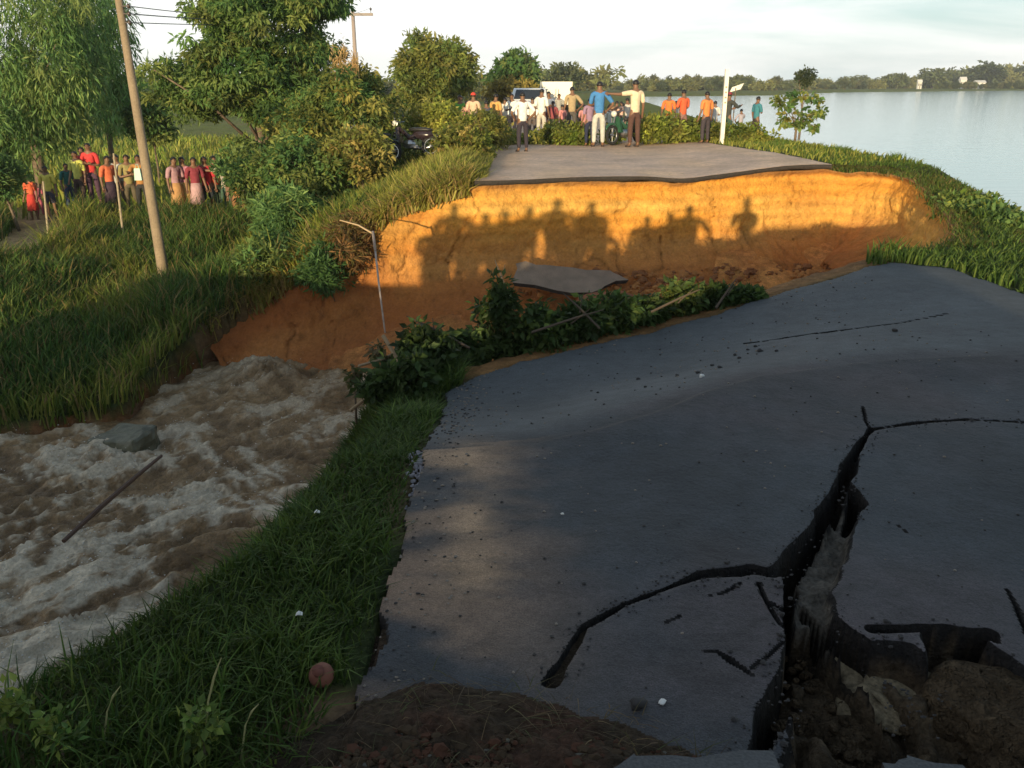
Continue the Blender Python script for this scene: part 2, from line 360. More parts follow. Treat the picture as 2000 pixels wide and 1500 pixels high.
def build_bank():
    T, s = resample(WT, .035)
    k = np.ones(41) / 41
    pad = np.pad(T[:, :2], ((20, 20), (0, 0)), mode='edge'); sm = np.stack([np.convolve(pad[:, j], k, 'valid') for j in (0, 1)], 1)
    T[:, :2] = sm
    tg = np.gradient(T[:, :2], axis=0); tg /= np.linalg.norm(tg, axis=1)[:, None]
    nrm = np.stack([tg[:, 1], -tg[:, 0]], 1)                       # points into the gap
    nt_ = 62; t = np.r_[-.3, -.02, np.linspace(0, 1, nt_)]; nt_ = len(t)
    S, TR = np.meshgrid(s, t, indexing='ij'); TT = np.clip(TR, 0, 1)
    zf = np.interp(T[:, 0], [-5.3, -3.3, -2, -1, .5, 3, 6, 7.3], [-3.4, -3.2, -2.6, -2.3, -2.1, -2.0, -1.9, -1.5])[:, None]
    zt = T[:, 2][:, None]
    rgt = sst(15, 20, S)                                            # right hand wall slumps more
    lft = 1 - sst(.5, 5.0, S)
    off = (.10 + .25 * TT) * 1.0 + 1.05 * sst(.5, 1.0, TT) ** 1.3 + lft * (.9 * TT) + rgt * .55 * TT
    off = off - .07 * sst(.0, .06, TT) * (1 - sst(.06, .25, TT)) + np.minimum(TR, 0) * 1.9
    z = zt + (zf - zt) * TT - .05 * (TR < -.1)
    gx = T[:, 0][:, None] + nrm[:, 0][:, None] * off; gy = T[:, 1][:, None] + nrm[:, 1][:, None] * off
    a = .16 * fbm(S * .9, z * .9, seed=50, oct=3) + .085 * fbm(S * 3.2, z * 2.4, seed=51, oct=4) + .05 * (fbm(S * 1.7, z * .5, seed=52, oct=3, ridged=True)) + .03 * fbm(S * 11, z * 11, seed=53, oct=3)
    amp = (.45 + .65 * TT) * (1 + 1.5 * rgt + .8 * lft)
    a = a * amp * np.clip(TT * 8, .25, 1)
    # slab-like flakes that have spalled off
    fl = fbm(S * 1.3 + 5, z * 1.1, seed=57, oct=2); a += .05 * sst(.08, .2, fl) * sst(.08, .2, TT) * .8
    crk = fbm(S * 1.1 + .25 * fbm(S * 3, z * 3, seed=78), z * .35, seed=77, oct=2); a -= .05 * (1 - sst(.0, .035, np.abs(crk))) * (TT > .02) * (TT < .8); a += .05 * rgt * fbm(S * 6, z * 6, seed=79, oct=3)
    gx += nrm[:, 0][:, None] * a; gy += nrm[:, 1][:, None] * a; z = z + .04 * fbm(S * 2, z * 3, seed=54)
    ns, n = S.shape; i = np.arange(ns * n).reshape(ns, n)
    F = np.stack([i[:-1, :-1], i[:-1, 1:], i[1:, 1:], i[1:, :-1]], -1).reshape(-1, 4)
    x = gx.ravel(); zz = z.ravel(); ss = S.ravel(); tt = TT.ravel()
    A = np.tile(np.array([.60, .275, .048]), (len(x), 1)); B = np.tile(np.array([.65, .36, .085]), (len(x), 1)); C = np.tile(np.array([.40, .15, .045]), (len(x), 1)); D = np.tile(np.array([.27, .085, .03]), (len(x), 1))
    ln = (1 - sst(.0, .022, np.abs(crk))).ravel() * (TT > .02).ravel(); hl = 1 - sst(0, .06, np.abs(fbm(ss * .5, zz * 7, seed=98, oct=4))); pit = sst(.38, .6, fbm(ss * 7, zz * 7, seed=99, oct=3))
    band = fbm(ss * .35, zz * 4.0, seed=55, oct=4)
    c = mixc(A, B, sst(-.2, .5, band)); c = c * (1 + .10 * np.sin(zz * 34 + 2.2 * band + .6 * np.sin(ss * .9)))[:, None]; c = mixc(c, C, sst(.1, .7, fbm(ss * .7, zz * 1.6, seed=56, oct=4)) * .35)
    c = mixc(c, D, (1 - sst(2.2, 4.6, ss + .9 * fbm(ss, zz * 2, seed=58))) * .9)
    c = mixc(c, np.tile(np.array([.44, .19, .06]), (len(x), 1)), sst(.34, .68, tt + .10 * (1 - sst(4, 9, ss)) + .12 * fbm(ss * .8, zz * 2, seed=61, oct=3)) * .7); c = mixc(c, D, sst(.60, .95, tt + .12 * (1 - sst(4, 9, ss))) * .65)  # lower face browner: shadow tone painted in, along with the dark red slump
    rg = sst(14.5, 19, ss); c = mixc(c, np.tile(np.array([.34, .17, .065]), (len(x), 1)), rg * sst(-.2, .4, fbm(ss * 2.5, zz * 2.5, seed=59, oct=4)) * .7)
    c = mixc(c, C, sst(17, 21, ss) * .55)
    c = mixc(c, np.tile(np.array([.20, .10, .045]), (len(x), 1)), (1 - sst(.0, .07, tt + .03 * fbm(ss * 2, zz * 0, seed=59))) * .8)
    c = c * (1 - .45 * ln * sst(-.3, .3, band) - .16 * hl - .22 * pit)[:, None]
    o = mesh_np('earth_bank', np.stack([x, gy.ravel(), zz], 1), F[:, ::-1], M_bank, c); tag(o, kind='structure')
build_bank()

# ---------------------------------------------------------------- roads
CRK = []   # (world polyline, half widths in metres, depth, kind)
def crack(pts, depth):
    w = [at(p[0], p[1], -.03) for p in pts]; r = [max(p[2], 1) * math.hypot(*q, 1.63) / FPX * (1.0) for p, q in zip(pts, w)]
    CRK.append((np.array(w), np.array(r), depth))
crack([(2080, 832, 4), (1990, 828, 4), (1890, 822, 5), (1800, 830, 5), (1700, 845, 7), (1668, 890, 9), (1652, 935, 13), (1628, 985, 17), (1595, 1035, 15), (1560, 1085, 17), (1530, 1120, 20)], .24)
crack([(1655, 1000, 16), (1630, 1050, 30), (1604, 1100, 36), (1588, 1160, 34), (1592, 1230, 44)], .07)
crack([(1570, 1230, 40), (1600, 1300, 64), (1650, 1380, 100), (1690, 1480, 132), (1700, 1600, 180)], .26)
crack([(1660, 950, 7), (1674, 985, 16), (1655, 1022, 8)], .30)
crack([(1530, 1120, 20), (1505, 1128, 18), (1470, 1120, 16), (1440, 1125, 14), (1370, 1132, 10), (1300, 1160, 7), (1220, 1190, 5), (1140, 1235, 9), (1110, 1290, 13), (1075, 1345, 18)], .26)
crack([(1545, 1130, 16), (1540, 1190, 12), (1548, 1260, 14), (1545, 1330, 24), (1510, 1400, 26), (1480, 1490, 28), (1460, 1560, 30)], .40)
crack([(1565, 1170, 12), (1620, 1225, 24), (1700, 1290, 28), (1780, 1380, 38), (1850, 1470, 60)], .34)
crack([(1700, 1240, 14), (1790, 1236, 12), (1860, 1245, 20), (1930, 1250, 22), (1945, 1262, 6)], .34)
crack([(1680, 1290, 40), (1760, 1310, 75), (1810, 1330, 60)], .17)
crack([(1870, 1270, 60), (1930, 1360, 110), (1980, 1500, 150)], .24)
crack([(1480, 1150, 4), (1497, 1190, 5), (1520, 1230, 5), (1545, 1250, 5)], .08)
crack([(1290, 1285, 1.5), (1400, 1285, 3), (1430, 1305, 5), (1467, 1330, 2.5)], .05)
crack([(1530, 1265, 2.5), (1490, 1300, 2.5), (1465, 1320, 1.5)], .05)
crack([(1375, 1176, 1.5), (1410, 1170, 1.5), (1445, 1150, 2)], .03)
crack([(1285, 1232, 1), (1310, 1222, 2), (1330, 1212, 1)], .02)
crack([(1965, 1158, 3), (1985, 1195, 3.5), (2003, 1250, 3)], .06)
crack([(1710, 1000, 1), (1740, 1020, 1.2), (1785, 1055, 1)], .015)
crack([(1462, 606, 4), (1540, 609, 6), (1620, 607, 5), (1750, 600, 4), (1860, 588, 2)], .14)
crack([(1685, 800, 1.5), (1690, 830, 3), (1700, 845, 4)], .06)
crack([(1505, 1190, 3), (1540, 1215, 6), (1560, 1220, 8)], .10)
def build_near_road():
    xs = axis([(-.7, .1, .011, .008), (.1, 2.4, .0078, .0078), (2.4, 5.2, .008, .03)]); ys = []
    v = .9
    while v < 9.1: ys.append(v); v += max(.0078, .0037 * v)
    x, y, F = grid(xs, np.array(ys)); P = np.stack([x, y], 1)
    j = .010 * fbm(x * 9, y * 9, seed=60, oct=3); jb = .05 * fbm(x * 4, y * 4, seed=61, oct=3)
    dl = seg_dist(P, ROADN)[0]; sgn = np.where(inside(P, ROADN), 1, -1); sd = dl * sgn + .035 * fbm(x * 5, y * 5, seed=62, oct=4) * 1.3
    z = zroad(x, y); low = np.zeros(len(x)); EA = np.full(len(x), 9.0); RA = np.zeros(len(x)); RD = np.zeros(len(x))
    for w, r, dep in CRK:
        m = (x > w[:, 0].min() - .5) & (x < w[:, 0].max() + .5) & (y > w[:, 1].min() - .5) & (y < w[:, 1].max() + .5)
        if not m.any(): continue
        d, i, t = seg_dist(P[m], w, closed=False); rr = r[i] * (1 - t) + r[np.minimum(i + 1, len(r) - 1)] * t
        big = np.clip(rr / .05, .05, 1)
        e = d + j[m] * (.35 + .65 * big) * 1.6 + jb[m] * big * .55 - rr
        nv_ = fbm(x[m] * 5, y[m] * 5, seed=69, oct=3); dp_ = dep * np.clip(.8 + .75 * nv_, .3, 1.35) if dep > .1 else dep
        RA[m] = np.where(e < EA[m], rr, RA[m]); EA[m] = np.minimum(EA[m], e); k = dp_ * sst(.0, -.012 - np.clip(rr, 0, .14) * (.22 + .5 * np.clip(nv_ + .15, 0, 1)), e)
        RD[m] = np.where(k > low[m], dep, RD[m]); low[m] = np.maximum(low[m], k)
    ny_, nx_ = len(ys), len(xs); E2 = EA.reshape(ny_, nx_); gy_, gx_ = np.gradient(E2, np.array(ys), xs); g2 = (gx_ ** 2 + gy_ ** 2).ravel(); cellx = np.tile(np.gradient(xs), ny_); celly = np.repeat(np.gradient(np.array(ys)), nx_)
    near = (np.abs(EA) < .55 * np.maximum(cellx, celly)) & (g2 > .2) & (g2 < 6) & (RA > .0085)
    mvx = np.where(near, EA * gx_.ravel() / np.maximum(g2, .3), 0); mvy = np.where(near, EA * gy_.ravel() / np.maximum(g2, .3), 0)
    x = x - np.clip(mvx, -.6 * cellx, .6 * cellx); y = y - np.clip(mvy, -.6 * celly, .6 * celly); low = np.where(near, 0, low)
    inc = low > .002
    z = z - low + np.where(low > .05, .07 * fbm(x * 5, y * 5, seed=63, oct=4) * np.clip(low * 3, 0, 1) + .022 * fbm(x * 26, y * 26, seed=64, oct=3), 0)
    # slabs between the cracks have tilted a little
    z += np.where((x > .1) & (y < 3.0) & ~inc, -.0, 0)
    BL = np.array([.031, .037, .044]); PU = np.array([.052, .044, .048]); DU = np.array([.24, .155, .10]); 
    n = fbm(x * .9, y * .9, seed=65, oct=4); n2 = fbm(x * 2.6, y * 5, seed=66, oct=4)
    c = mixc(np.tile(BL, (len(x), 1)), np.tile(PU, (len(x), 1)), sst(-.3, .5, n)); c = c * (1 + .28 * fbm(x * 2.2, y * 1.4, seed=74, oct=5) + .16 * fbm(x * 9, y * 9, seed=75, oct=4))[:, None]
    wl = 1 - sst(.0, .035, np.abs(fbm(x * 1.1 + .2 * n2, y * 1.1, seed=76, oct=5))); c = c * (1 - .28 * wl * sst(-.1, .3, n))[:, None]
    u = y - np.interp(x, fold[:, 0], fold[:, 1])
    c = mixc(c, np.tile(np.array([.072, .080, .086]), (len(x), 1)), sst(.05, .5, u) * .85)           # sky sheen on the tilted asphalt beyond the fold, painted in as a paler tone
    c = mixc(c, np.tile(np.array([.030, .030, .034]), (len(x), 1)), (sst(-.22, -.02, u) * (1 - sst(.0, .16, u))) * .75)
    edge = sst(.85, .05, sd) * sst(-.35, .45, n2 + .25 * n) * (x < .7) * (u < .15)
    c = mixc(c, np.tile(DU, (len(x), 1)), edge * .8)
    for (bx, by, bw, bh) in [(.02 - .25, 3.65, .16, .28), (-.16, 3.0, .10, .30), (-.13, 2.62, .12, .14)]:  # sandy patches at the road edge, with spots of low sun painted in
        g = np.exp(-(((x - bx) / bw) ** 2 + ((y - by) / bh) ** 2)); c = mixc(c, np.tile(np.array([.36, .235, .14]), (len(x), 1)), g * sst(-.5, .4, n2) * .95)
    S1 = np.array([.075, .054, .033]); S2 = np.array([.035, .024, .015]); S3 = np.array([.11, .082, .053])
    ns = fbm(x * 6, y * 6, seed=67, oct=4); cs = mixc(np.tile(S1, (len(x), 1)), np.tile(S2, (len(x), 1)), sst(-.2, .4, ns)); cs = mixc(cs, np.tile(S3, (len(x), 1)), sst(.25, .7, fbm(x * 3 + 7, y * 3, seed=68, oct=3)))
    # broken asphalt thickness (dark bitumen) on the upper rim
    dk = sst(.03, .10, low) * (1 - sst(.06, .10, RA)) * (RD > .1); cs = cs * (1 - .8 * dk[:, None]); cs = cs * (1 - .35 * sst(.12, .22, low))[:, None]  # shade inside deep narrow cracks painted in, darker with depth
    strip = (np.abs(RD - .07) < .001) & (low > .03); cs = np.where(strip[:, None], np.array([.085, .075, .062]) * (1 + .5 * ns[:, None]), cs)
    cs = mixc(cs, np.tile(np.array([.014, .013, .013]), (len(x), 1)), (1 - sst(.05, .10, low + .02 * fbm(x * 12, y * 12, seed=70))) * ~strip)
    okv = sd > 0; keep = okv[F].all(1); F = F[keep]
    fm = inc[F].mean(1) > .5
    used = np.unique(F); mp_ = -np.ones(len(x), int); mp_[used] = np.arange(len(used)); F = mp_[F]
    V = np.stack([x, y, z], 1)[used]; c = c[used]; cs = cs[used]
    fm = inc[used][F].any(1)
    # skirt: open edges get the 10 cm thickness of the broken sheet
    E = np.concatenate([F[:, [0, 1]], F[:, [1, 2]], F[:, [2, 3]], F[:, [3, 0]]]); key = np.sort(E, 1); _, inv, cnt = np.unique(key[:, 0] * 10000000 + key[:, 1], return_inverse=True, return_counts=True)
    be = E[cnt[inv] == 1]; bv = np.unique(be); m2 = -np.ones(len(V), int); m2[bv] = len(V) + np.arange(len(bv))
    V2 = V[bv].copy(); V2[:, 2] -= .11
    SF = np.stack([be[:, 1], be[:, 0], m2[be[:, 0]], m2[be[:, 1]]], 1)
    V = np.concatenate([V, V2]); sk = np.tile(np.array([.02, .018, .017]), (len(V2), 1)); c = np.concatenate([c, sk]); cs = np.concatenate([cs, sk])
    F = np.concatenate([F, SF]); mi = np.concatenate([fm.astype(int), np.full(len(SF), 2)])
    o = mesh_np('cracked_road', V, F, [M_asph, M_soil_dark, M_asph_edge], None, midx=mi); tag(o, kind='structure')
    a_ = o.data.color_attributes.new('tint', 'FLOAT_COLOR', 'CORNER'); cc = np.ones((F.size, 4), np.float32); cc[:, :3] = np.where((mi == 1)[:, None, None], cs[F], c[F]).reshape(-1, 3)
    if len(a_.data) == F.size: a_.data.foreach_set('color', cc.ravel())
build_near_road()

def strip_prism(name, left, right, zfun, thick, m_top, m_edge, cfun, n_across=40):
    """a paved sheet between two edge lines with real thickness"""
    L = np.array(left); R = np.array(right); a = np.linspace(0, 1, n_across)
    X = L[:, 0][:, None] * (1 - a) + R[:, 0][:, None] * a; Y = L[:, 1][:, None] * (1 - a) + R[:, 1][:, None] * a
    Z = zfun(X, Y); ny, nx = X.shape; i = np.arange(nx * ny).reshape(ny, nx)
    F = np.stack([i[:-1, :-1], i[:-1, 1:], i[1:, 1:], i[1:, :-1]], -1).reshape(-1, 4)
    rim = np.concatenate([i[0, :], i[1:, -1], i[-1, -2::-1], i[-2::-1, 0]])
    V = np.stack([X.ravel(), Y.ravel(), Z.ravel()], 1); lo = V[rim].copy(); lo[:, 2] -= thick; lo[:, 1] += .04
    b = len(V) + np.arange(len(rim)); SF = np.stack([rim[:-1], b[:-1], b[1:], rim[1:]], 1)
    V2 = np.concatenate([V, lo]); c = np.concatenate([cfun(V[:, 0], V[:, 1]), np.tile(np.array([.05, .035, .03]), (len(lo), 1))])
    return mesh_np(name, V2, np.concatenate([F, SF]), [m_top, m_edge], c, midx=np.r_[np.zeros(len(F)), np.ones(len(SF))])
def build_far_road():
    nb = 160; xa = np.linspace(-.66, 6.15, nb)
    brk = np.interp(xa, [-.66, -.3, 1.43, 2.9, 3.4, 4.2, 5.0, 6.15], [15.15, 15.2, 15.80, 16.0, 16.1, 16.38, 16.66, 16.80]) + .05 * fbm(xa * 2.2, xa * 0, seed=70, oct=4)
    rows = np.r_[0, .02, .05, .1, .2, .4, .7, 1.1, 1.6, 2.2, 3, 4, 5.2, 6.5, 8, 10, 13, 17, 24, 34, 50, 80, 130, 220, 400, 700]
    X = np.zeros((len(rows), nb)); Y = X.copy()
    for r, dy in enumerate(rows):
        xl = np.interp(15.2 + dy, [15, 23, 60, 900], [-.66, -.42, -.3, -20]); xr = np.interp(16.8 + dy, [16, 20, 23, 60, 900], [6.2, 5.9, 5.4, 5.4, -13])
        X[r] = xl + (xr - xl) * (xa - xa[0]) / (xa[-1] - xa[0]); Y[r] = brk + dy
    def zf(x, y): return .012 + .13 * sst(3.5, 5.5, x) * sst(15.5, 16.8, y) * sst(30, 19, y) - .05 * np.exp(-((x - 3.1) / .5) ** 2) * sst(17.2, 16, y) + .012 * fbm(x, y, seed=71)
    V = np.stack([X.ravel(), Y.ravel(), zf(X, Y).ravel()], 1); ny, nx = X.shape; i = np.arange(nx * ny).reshape(ny, nx)
    F = np.stack([i[:-1, :-1], i[:-1, 1:], i[1:, 1:], i[1:, :-1]], -1).reshape(-1, 4)
    rim = i[0]; lo = V[rim].copy(); lo[:, 2] -= .085 + .02 * fbm(lo[:, 0] * 3, lo[:, 0] * 0, seed=72); lo[:, 1] += .03; b = len(V) + np.arange(nx); lo2 = lo.copy(); lo2[:, 1] += .5; b2 = b + nx
    SF = np.concatenate([np.stack([b[:-1], b[1:], rim[1:], rim[:-1]], 1), np.stack([b2[:-1], b2[1:], b[1:], b[:-1]], 1)])
    x, y = V[:, 0], V[:, 1]; n = fbm(x * 1.1, y * .6, seed=73, oct=4)
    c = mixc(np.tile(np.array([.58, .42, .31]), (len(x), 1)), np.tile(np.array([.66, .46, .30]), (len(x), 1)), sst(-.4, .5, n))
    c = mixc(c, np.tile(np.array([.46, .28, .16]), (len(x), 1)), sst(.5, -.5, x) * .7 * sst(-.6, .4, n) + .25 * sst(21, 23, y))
    V = np.concatenate([V, lo, lo2]); c = np.concatenate([c, np.tile(np.array([.05, .035, .03]), (2 * nx, 1))])
    o = mesh_np('far_road', V, np.concatenate([F, SF]), [M_asph, M_asph_edge], c, midx=np.r_[np.zeros(len(F)), np.ones(len(SF))]); tag(o, kind='structure')
build_far_road()

# ---------------------------------------------------------------- water
def water_mat(name, attr, col, rough, bumps, mix=.0):
    m = mat(name, col, rough, attr=attr, bump=bumps, spec=.5, n1=[(7, .12), (26, .22)]); b = m.node_tree.nodes['Principled BSDF']; b.inputs['IOR'].default_value = 1.33; return m
M_torrent = water_mat('muddy_white_water', True, (0, 0, 0), .30, [(12, .03), (40, .02), (110, .008)])
def build_torrent():
    xs = axis([(-30, -9, 1, .08), (-9, -1.2, .033, .033), (-1.2, 5.5, .15, .4)]); ys = axis([(-12, 3.0, 1, .04), (3.0, 15, .033, .037), (15, 17.5, .2, .3)])
    x, y, F = grid(xs, ys); f = np.array([-.78, -.62]); u = x * f[0] + y * f[1]; v = -x * f[1] + y * f[0]
    wv = .35 * fbm(x * .5, y * .5, seed=80, oct=3) + .10 * fbm(x * 2.2, y * 2.2, seed=87, oct=3); v2 = v + wv
    A = sst(13, 9, y) * .5 + .75
    r1 = fbm(u * .45, v2 * 1.2, seed=81, oct=3, ridged=True); r2 = fbm(u * 1.1 + 3, v2 * 2.9, seed=82, oct=4, ridged=True); r3 = fbm(x * 4, y * 4, seed=83, oct=5, gain=.6); r4 = fbm(u * 1.8, v2 * 8, seed=84, oct=4, ridged=True); r5 = fbm(x * 13, y * 13, seed=86, oct=3, gain=.65)
    z = -3.0 + .035 * (y - 9) + A * (.09 * r1 + .075 * r2 + (.065 - .03 * sst(11, 7, y)) * r3 + .055 * r4 + .022 * r5)
    hump = np.exp(-(((x + 3.9) / .5) ** 2 + ((y - 12.9) / .45) ** 2)); z += hump * (.30 + .22 * r3 + .08 * r5)
    hump2 = np.exp(-(((x + 5.3) / .8) ** 2 + ((y - 9.9) / .5) ** 2)); z += hump2 * (.12 + .1 * r3)
    st_ = sst(11, 7, y); lace = fbm(u * (1.6 - .8 * st_) + .5 * r3, v2 * (3.4 + 1.6 * st_) + .5 * r3, seed=88, oct=6, gain=.62, ridged=True)
    foam = sst(.36, .66, .30 * r1 + .34 * r2 + .62 * lace + .20 * r5 + .14 * sst(9, 5, y) + .12 * hump2 + .05)
    foam *= (.35 + .65 * sst(13.5, 8.5, y)); foam = np.clip(foam + hump * .6 * sst(-.25, .3, r3), 0, 1)
    MU = np.array([.13, .08, .038]); MU2 = np.array([.27, .175, .085]); FO = np.array([.60, .52, .39])
    c = mixc(np.tile(MU, (len(x), 1)), np.tile(MU2, (len(x), 1)), sst(-.35, .45, r2 * .4 + r3 * .5 + .4 * lace)); c = mixc(c, np.tile(FO, (len(x), 1)), foam * .9)
    g = H(x, y); hid = g > z + .25; keep = ~hid[F].all(1); F = F[keep]
    used = np.unique(F); mp_ = -np.ones(len(x), int); mp_[used] = np.arange(len(used))
    o = mesh_np('torrent_water', np.stack([x, y, z], 1)[used], mp_[F], M_torrent, c[used]); tag(o, kind='structure')
    # thrown droplets and froth on the crests
    P = np.stack([x, y, z], 1)[used]; ff = foam[used] * (P[:, 0] > -9) * (P[:, 1] < 14) * (P[:, 1] > 2.5)
    pr = ff / ff.sum(); pick = RNG.choice(len(P), 5200, p=pr); b = P[pick] + RNG.normal(0, .03, (5200, 3)); b[:, 2] += np.abs(RNG.normal(.015, .035, 5200)); r = RNG.uniform(.004, .012, 5200)
    oct_ = np.array([(1, 0, 0), (-1, 0, 0), (0, 1, 0), (0, -1, 0), (0, 0, 1), (0, 0, -1)]); of = np.array([(0, 2, 4), (2, 1, 4), (1, 3, 4), (3, 0, 4), (2, 0, 5), (1, 2, 5), (3, 1, 5), (0, 3, 5)])
    V = (b[:, None, :] + r[:, None, None] * oct_[None] * np.array([1, 1, .7])).reshape(-1, 3); FF = (of[None] + 6 * np.arange(len(b))[:, None, None]).reshape(-1, 3)
    o = mesh_np('spray', V, FF, mat('froth', (.6, .58, .54), .5)); tag(o, 'pale froth and droplets thrown up along the crests of the muddy torrent', 'spray', kind='stuff')
build_torrent()

def build_lake():
    m = bpy.data.materials.new('lake_water'); m.use_nodes = True; t = m.node_tree; b = t.nodes['Principled BSDF']
    b.inputs['Base Color'].default_value = (.46, .60, .60, 1); b.inputs['Roughness'].default_value = .10; b.inputs['IOR'].default_value = 1.33
    tc = t.nodes.new('ShaderNodeTexCoord'); mpn = t.nodes.new('ShaderNodeMapping'); mpn.inputs['Scale'].default_value = (.5, 1.6, 1); t.links.new(tc.outputs['Object'], mpn.inputs[0])
    n = t.nodes.new('ShaderNodeTexNoise'); n.inputs['Scale'].default_value = 1.4; n.inputs['Detail'].default_value = 6; t.links.new(mpn.outputs[0], n.inputs['Vector'])
    u = t.nodes.new('ShaderNodeBump'); u.inputs['Distance'].default_value = .012; t.links.new(n.outputs['Fac'], u.inputs['Height']); t.links.new(u.outputs[0], b.inputs['Normal'])
    V = [(6.2, -60, -.8), (1500, -60, -.8), (1500, 470, -.8), (6.2, 470, -.8)]
    # outline follows the dam so the sheet never shows on the land side
    xs = axis([(6.2, 30, 1, 2), (30, 1500, 5, 120)]); ys = axis([(-60, 60, 1, 1), (60, 480, 2, 12)])
    x, y, F = grid(xs, ys); xl = np.interp(y, LSY, LSX) + .25; x = np.maximum(x, xl + (x - 6.2) * .001)
    o = mesh_np('lake_water', np.stack([x, y, np.full(len(x), -.8)], 1), F, m); tag(o, kind='structure')
build_lake()

# ---------------------------------------------------------------- vegetation tools
def palette(n, cols, rng, jit=.22):
    cols = np.array(cols); a = rng.integers(0, len(cols), n); b = rng.integers(0, len(cols), n); t = rng.random(n)[:, None]
    return (cols[a] * (1 - t) + cols[b] * t) * (1 + jit * rng.normal(0, 1, n)[:, None]).clip(.45, 1.8)
def grass_mesh(name, x, y, z, hgt, wid, cols, rng, lean=.35, mat_=None, parent=None, wind=(.3, -.1)):
    n = len(x); ph = rng.uniform(0, 2 * pi, n); bx, by = np.cos(ph), np.sin(ph)
    la = rng.uniform(0, 2 * pi, n); l = hgt * lean * rng.uniform(.2, 1.2, n)
    lx = np.cos(la) * l + wind[0] * hgt * .3; ly = np.sin(la) * l + wind[1] * hgt * .3
    w = wid / 2; V = np.zeros((n, 6, 3))
    base = np.stack([x, y, z - .02], 1); side = np.stack([bx * w, by * w, 0 * w], 1)
    mid = base + np.stack([lx * .35, ly * .35, hgt * .6], 1); tip = base + np.stack([lx, ly, hgt * (1 - .25 * rng.random(n))], 1)
    V[:, 0] = base - side; V[:, 1] = base + side; V[:, 2] = mid + side * .8; V[:, 3] = mid - side * .8; V[:, 4] = tip + side * .12; V[:, 5] = tip - side * .12
    i = 6 * np.arange(n)[:, None]; F = np.concatenate([i + np.array([0, 1, 2, 3]), i + np.array([3, 2, 4, 5])])
    c = np.repeat(cols, 6, 0)
    return mesh_np(name, V.reshape(-1, 3), F, mat_ or M_grass, c, parent=parent, smooth=False)
def scatter(n, x0, x1, y0, y1, rng, dens=None, cond=None):
    x = rng.uniform(x0, x1, n); y = rng.uniform(y0, y1, n); k = np.ones(n, bool)
    if dens is not None: k &= rng.random(n) < dens(x, y)
    x, y = x[k], y[k]; z = H(x, y)
    if cond is not None: k = cond(x, y, z); x, y, z = x[k], y[k], z[k]
    return x, y, z
def leaf_cloud(centres, sizes, colours, rng, length, width, droop=0.0, up=.4, out_from=None):
    """one diamond leaf per centre: returns V, F, C"""
    n = len(centres); a = rng.normal(0, 1, (n, 3)); a[:, 2] -= droop * 2.2
    if out_from is not None: a += 1.0 * (centres - out_from) / (np.linalg.norm(centres - out_from, axis=1)[:, None] + 1e-6)
    a /= np.linalg.norm(a, axis=1)[:, None]; u = rng.normal(0, 1, (n, 3)); u[:, 2] += up * 3
    s = np.cross(a, u); s /= np.linalg.norm(s, axis=1)[:, None] + 1e-9; nn = np.cross(s, a)
    L = length * sizes[:, None]; Wd = width * sizes[:, None] * .5
    V = np.zeros((n, 4, 3)); V[:, 0] = centres; V[:, 1] = centres + a * L * .45 + s * Wd + nn * L * .06; V[:, 2] = centres + a * L - nn * L * .08; V[:, 3] = centres + a * L * .45 - s * Wd + nn * L * .06
    F = 4 * np.arange(n)[:, None] + np.arange(4); return V.reshape(-1, 3), F, np.repeat(colours, 4, 0)
def blob_points(rng, centre, rad, nclump, nleaf, csize, flat=.8, shell=.5, lumps=.25, seed=0):
    """clump centres inside an uneven ellipsoid, then leaves round each clump"""
    d = rng.normal(0, 1, (nclump, 3)); d /= np.linalg.norm(d, axis=1)[:, None]
    k = (shell + (1 - shell) * rng.random(nclump) ** .5) * (1 + lumps * vnoise(d[:, 0] * 1.8 + seed, d[:, 1] * 1.8, d[:, 2] * 1.8, 7) * 1.4)
    cc = np.array(centre) + d * k[:, None] * np.array(rad)
    m = rng.integers(int(nleaf * .6), int(nleaf * 1.4) + 1, nclump); ids = np.repeat(np.arange(nclump), m)
    q = rng.normal(0, 1, (len(ids), 3)); q /= np.linalg.norm(q, axis=1)[:, None]; q *= rng.random(len(ids))[:, None] ** .4
    P = cc[ids] + q * csize * np.array([1, 1, flat]) * rng.uniform(.6, 1.3, nclump)[ids][:, None]
    return P, ids, cc
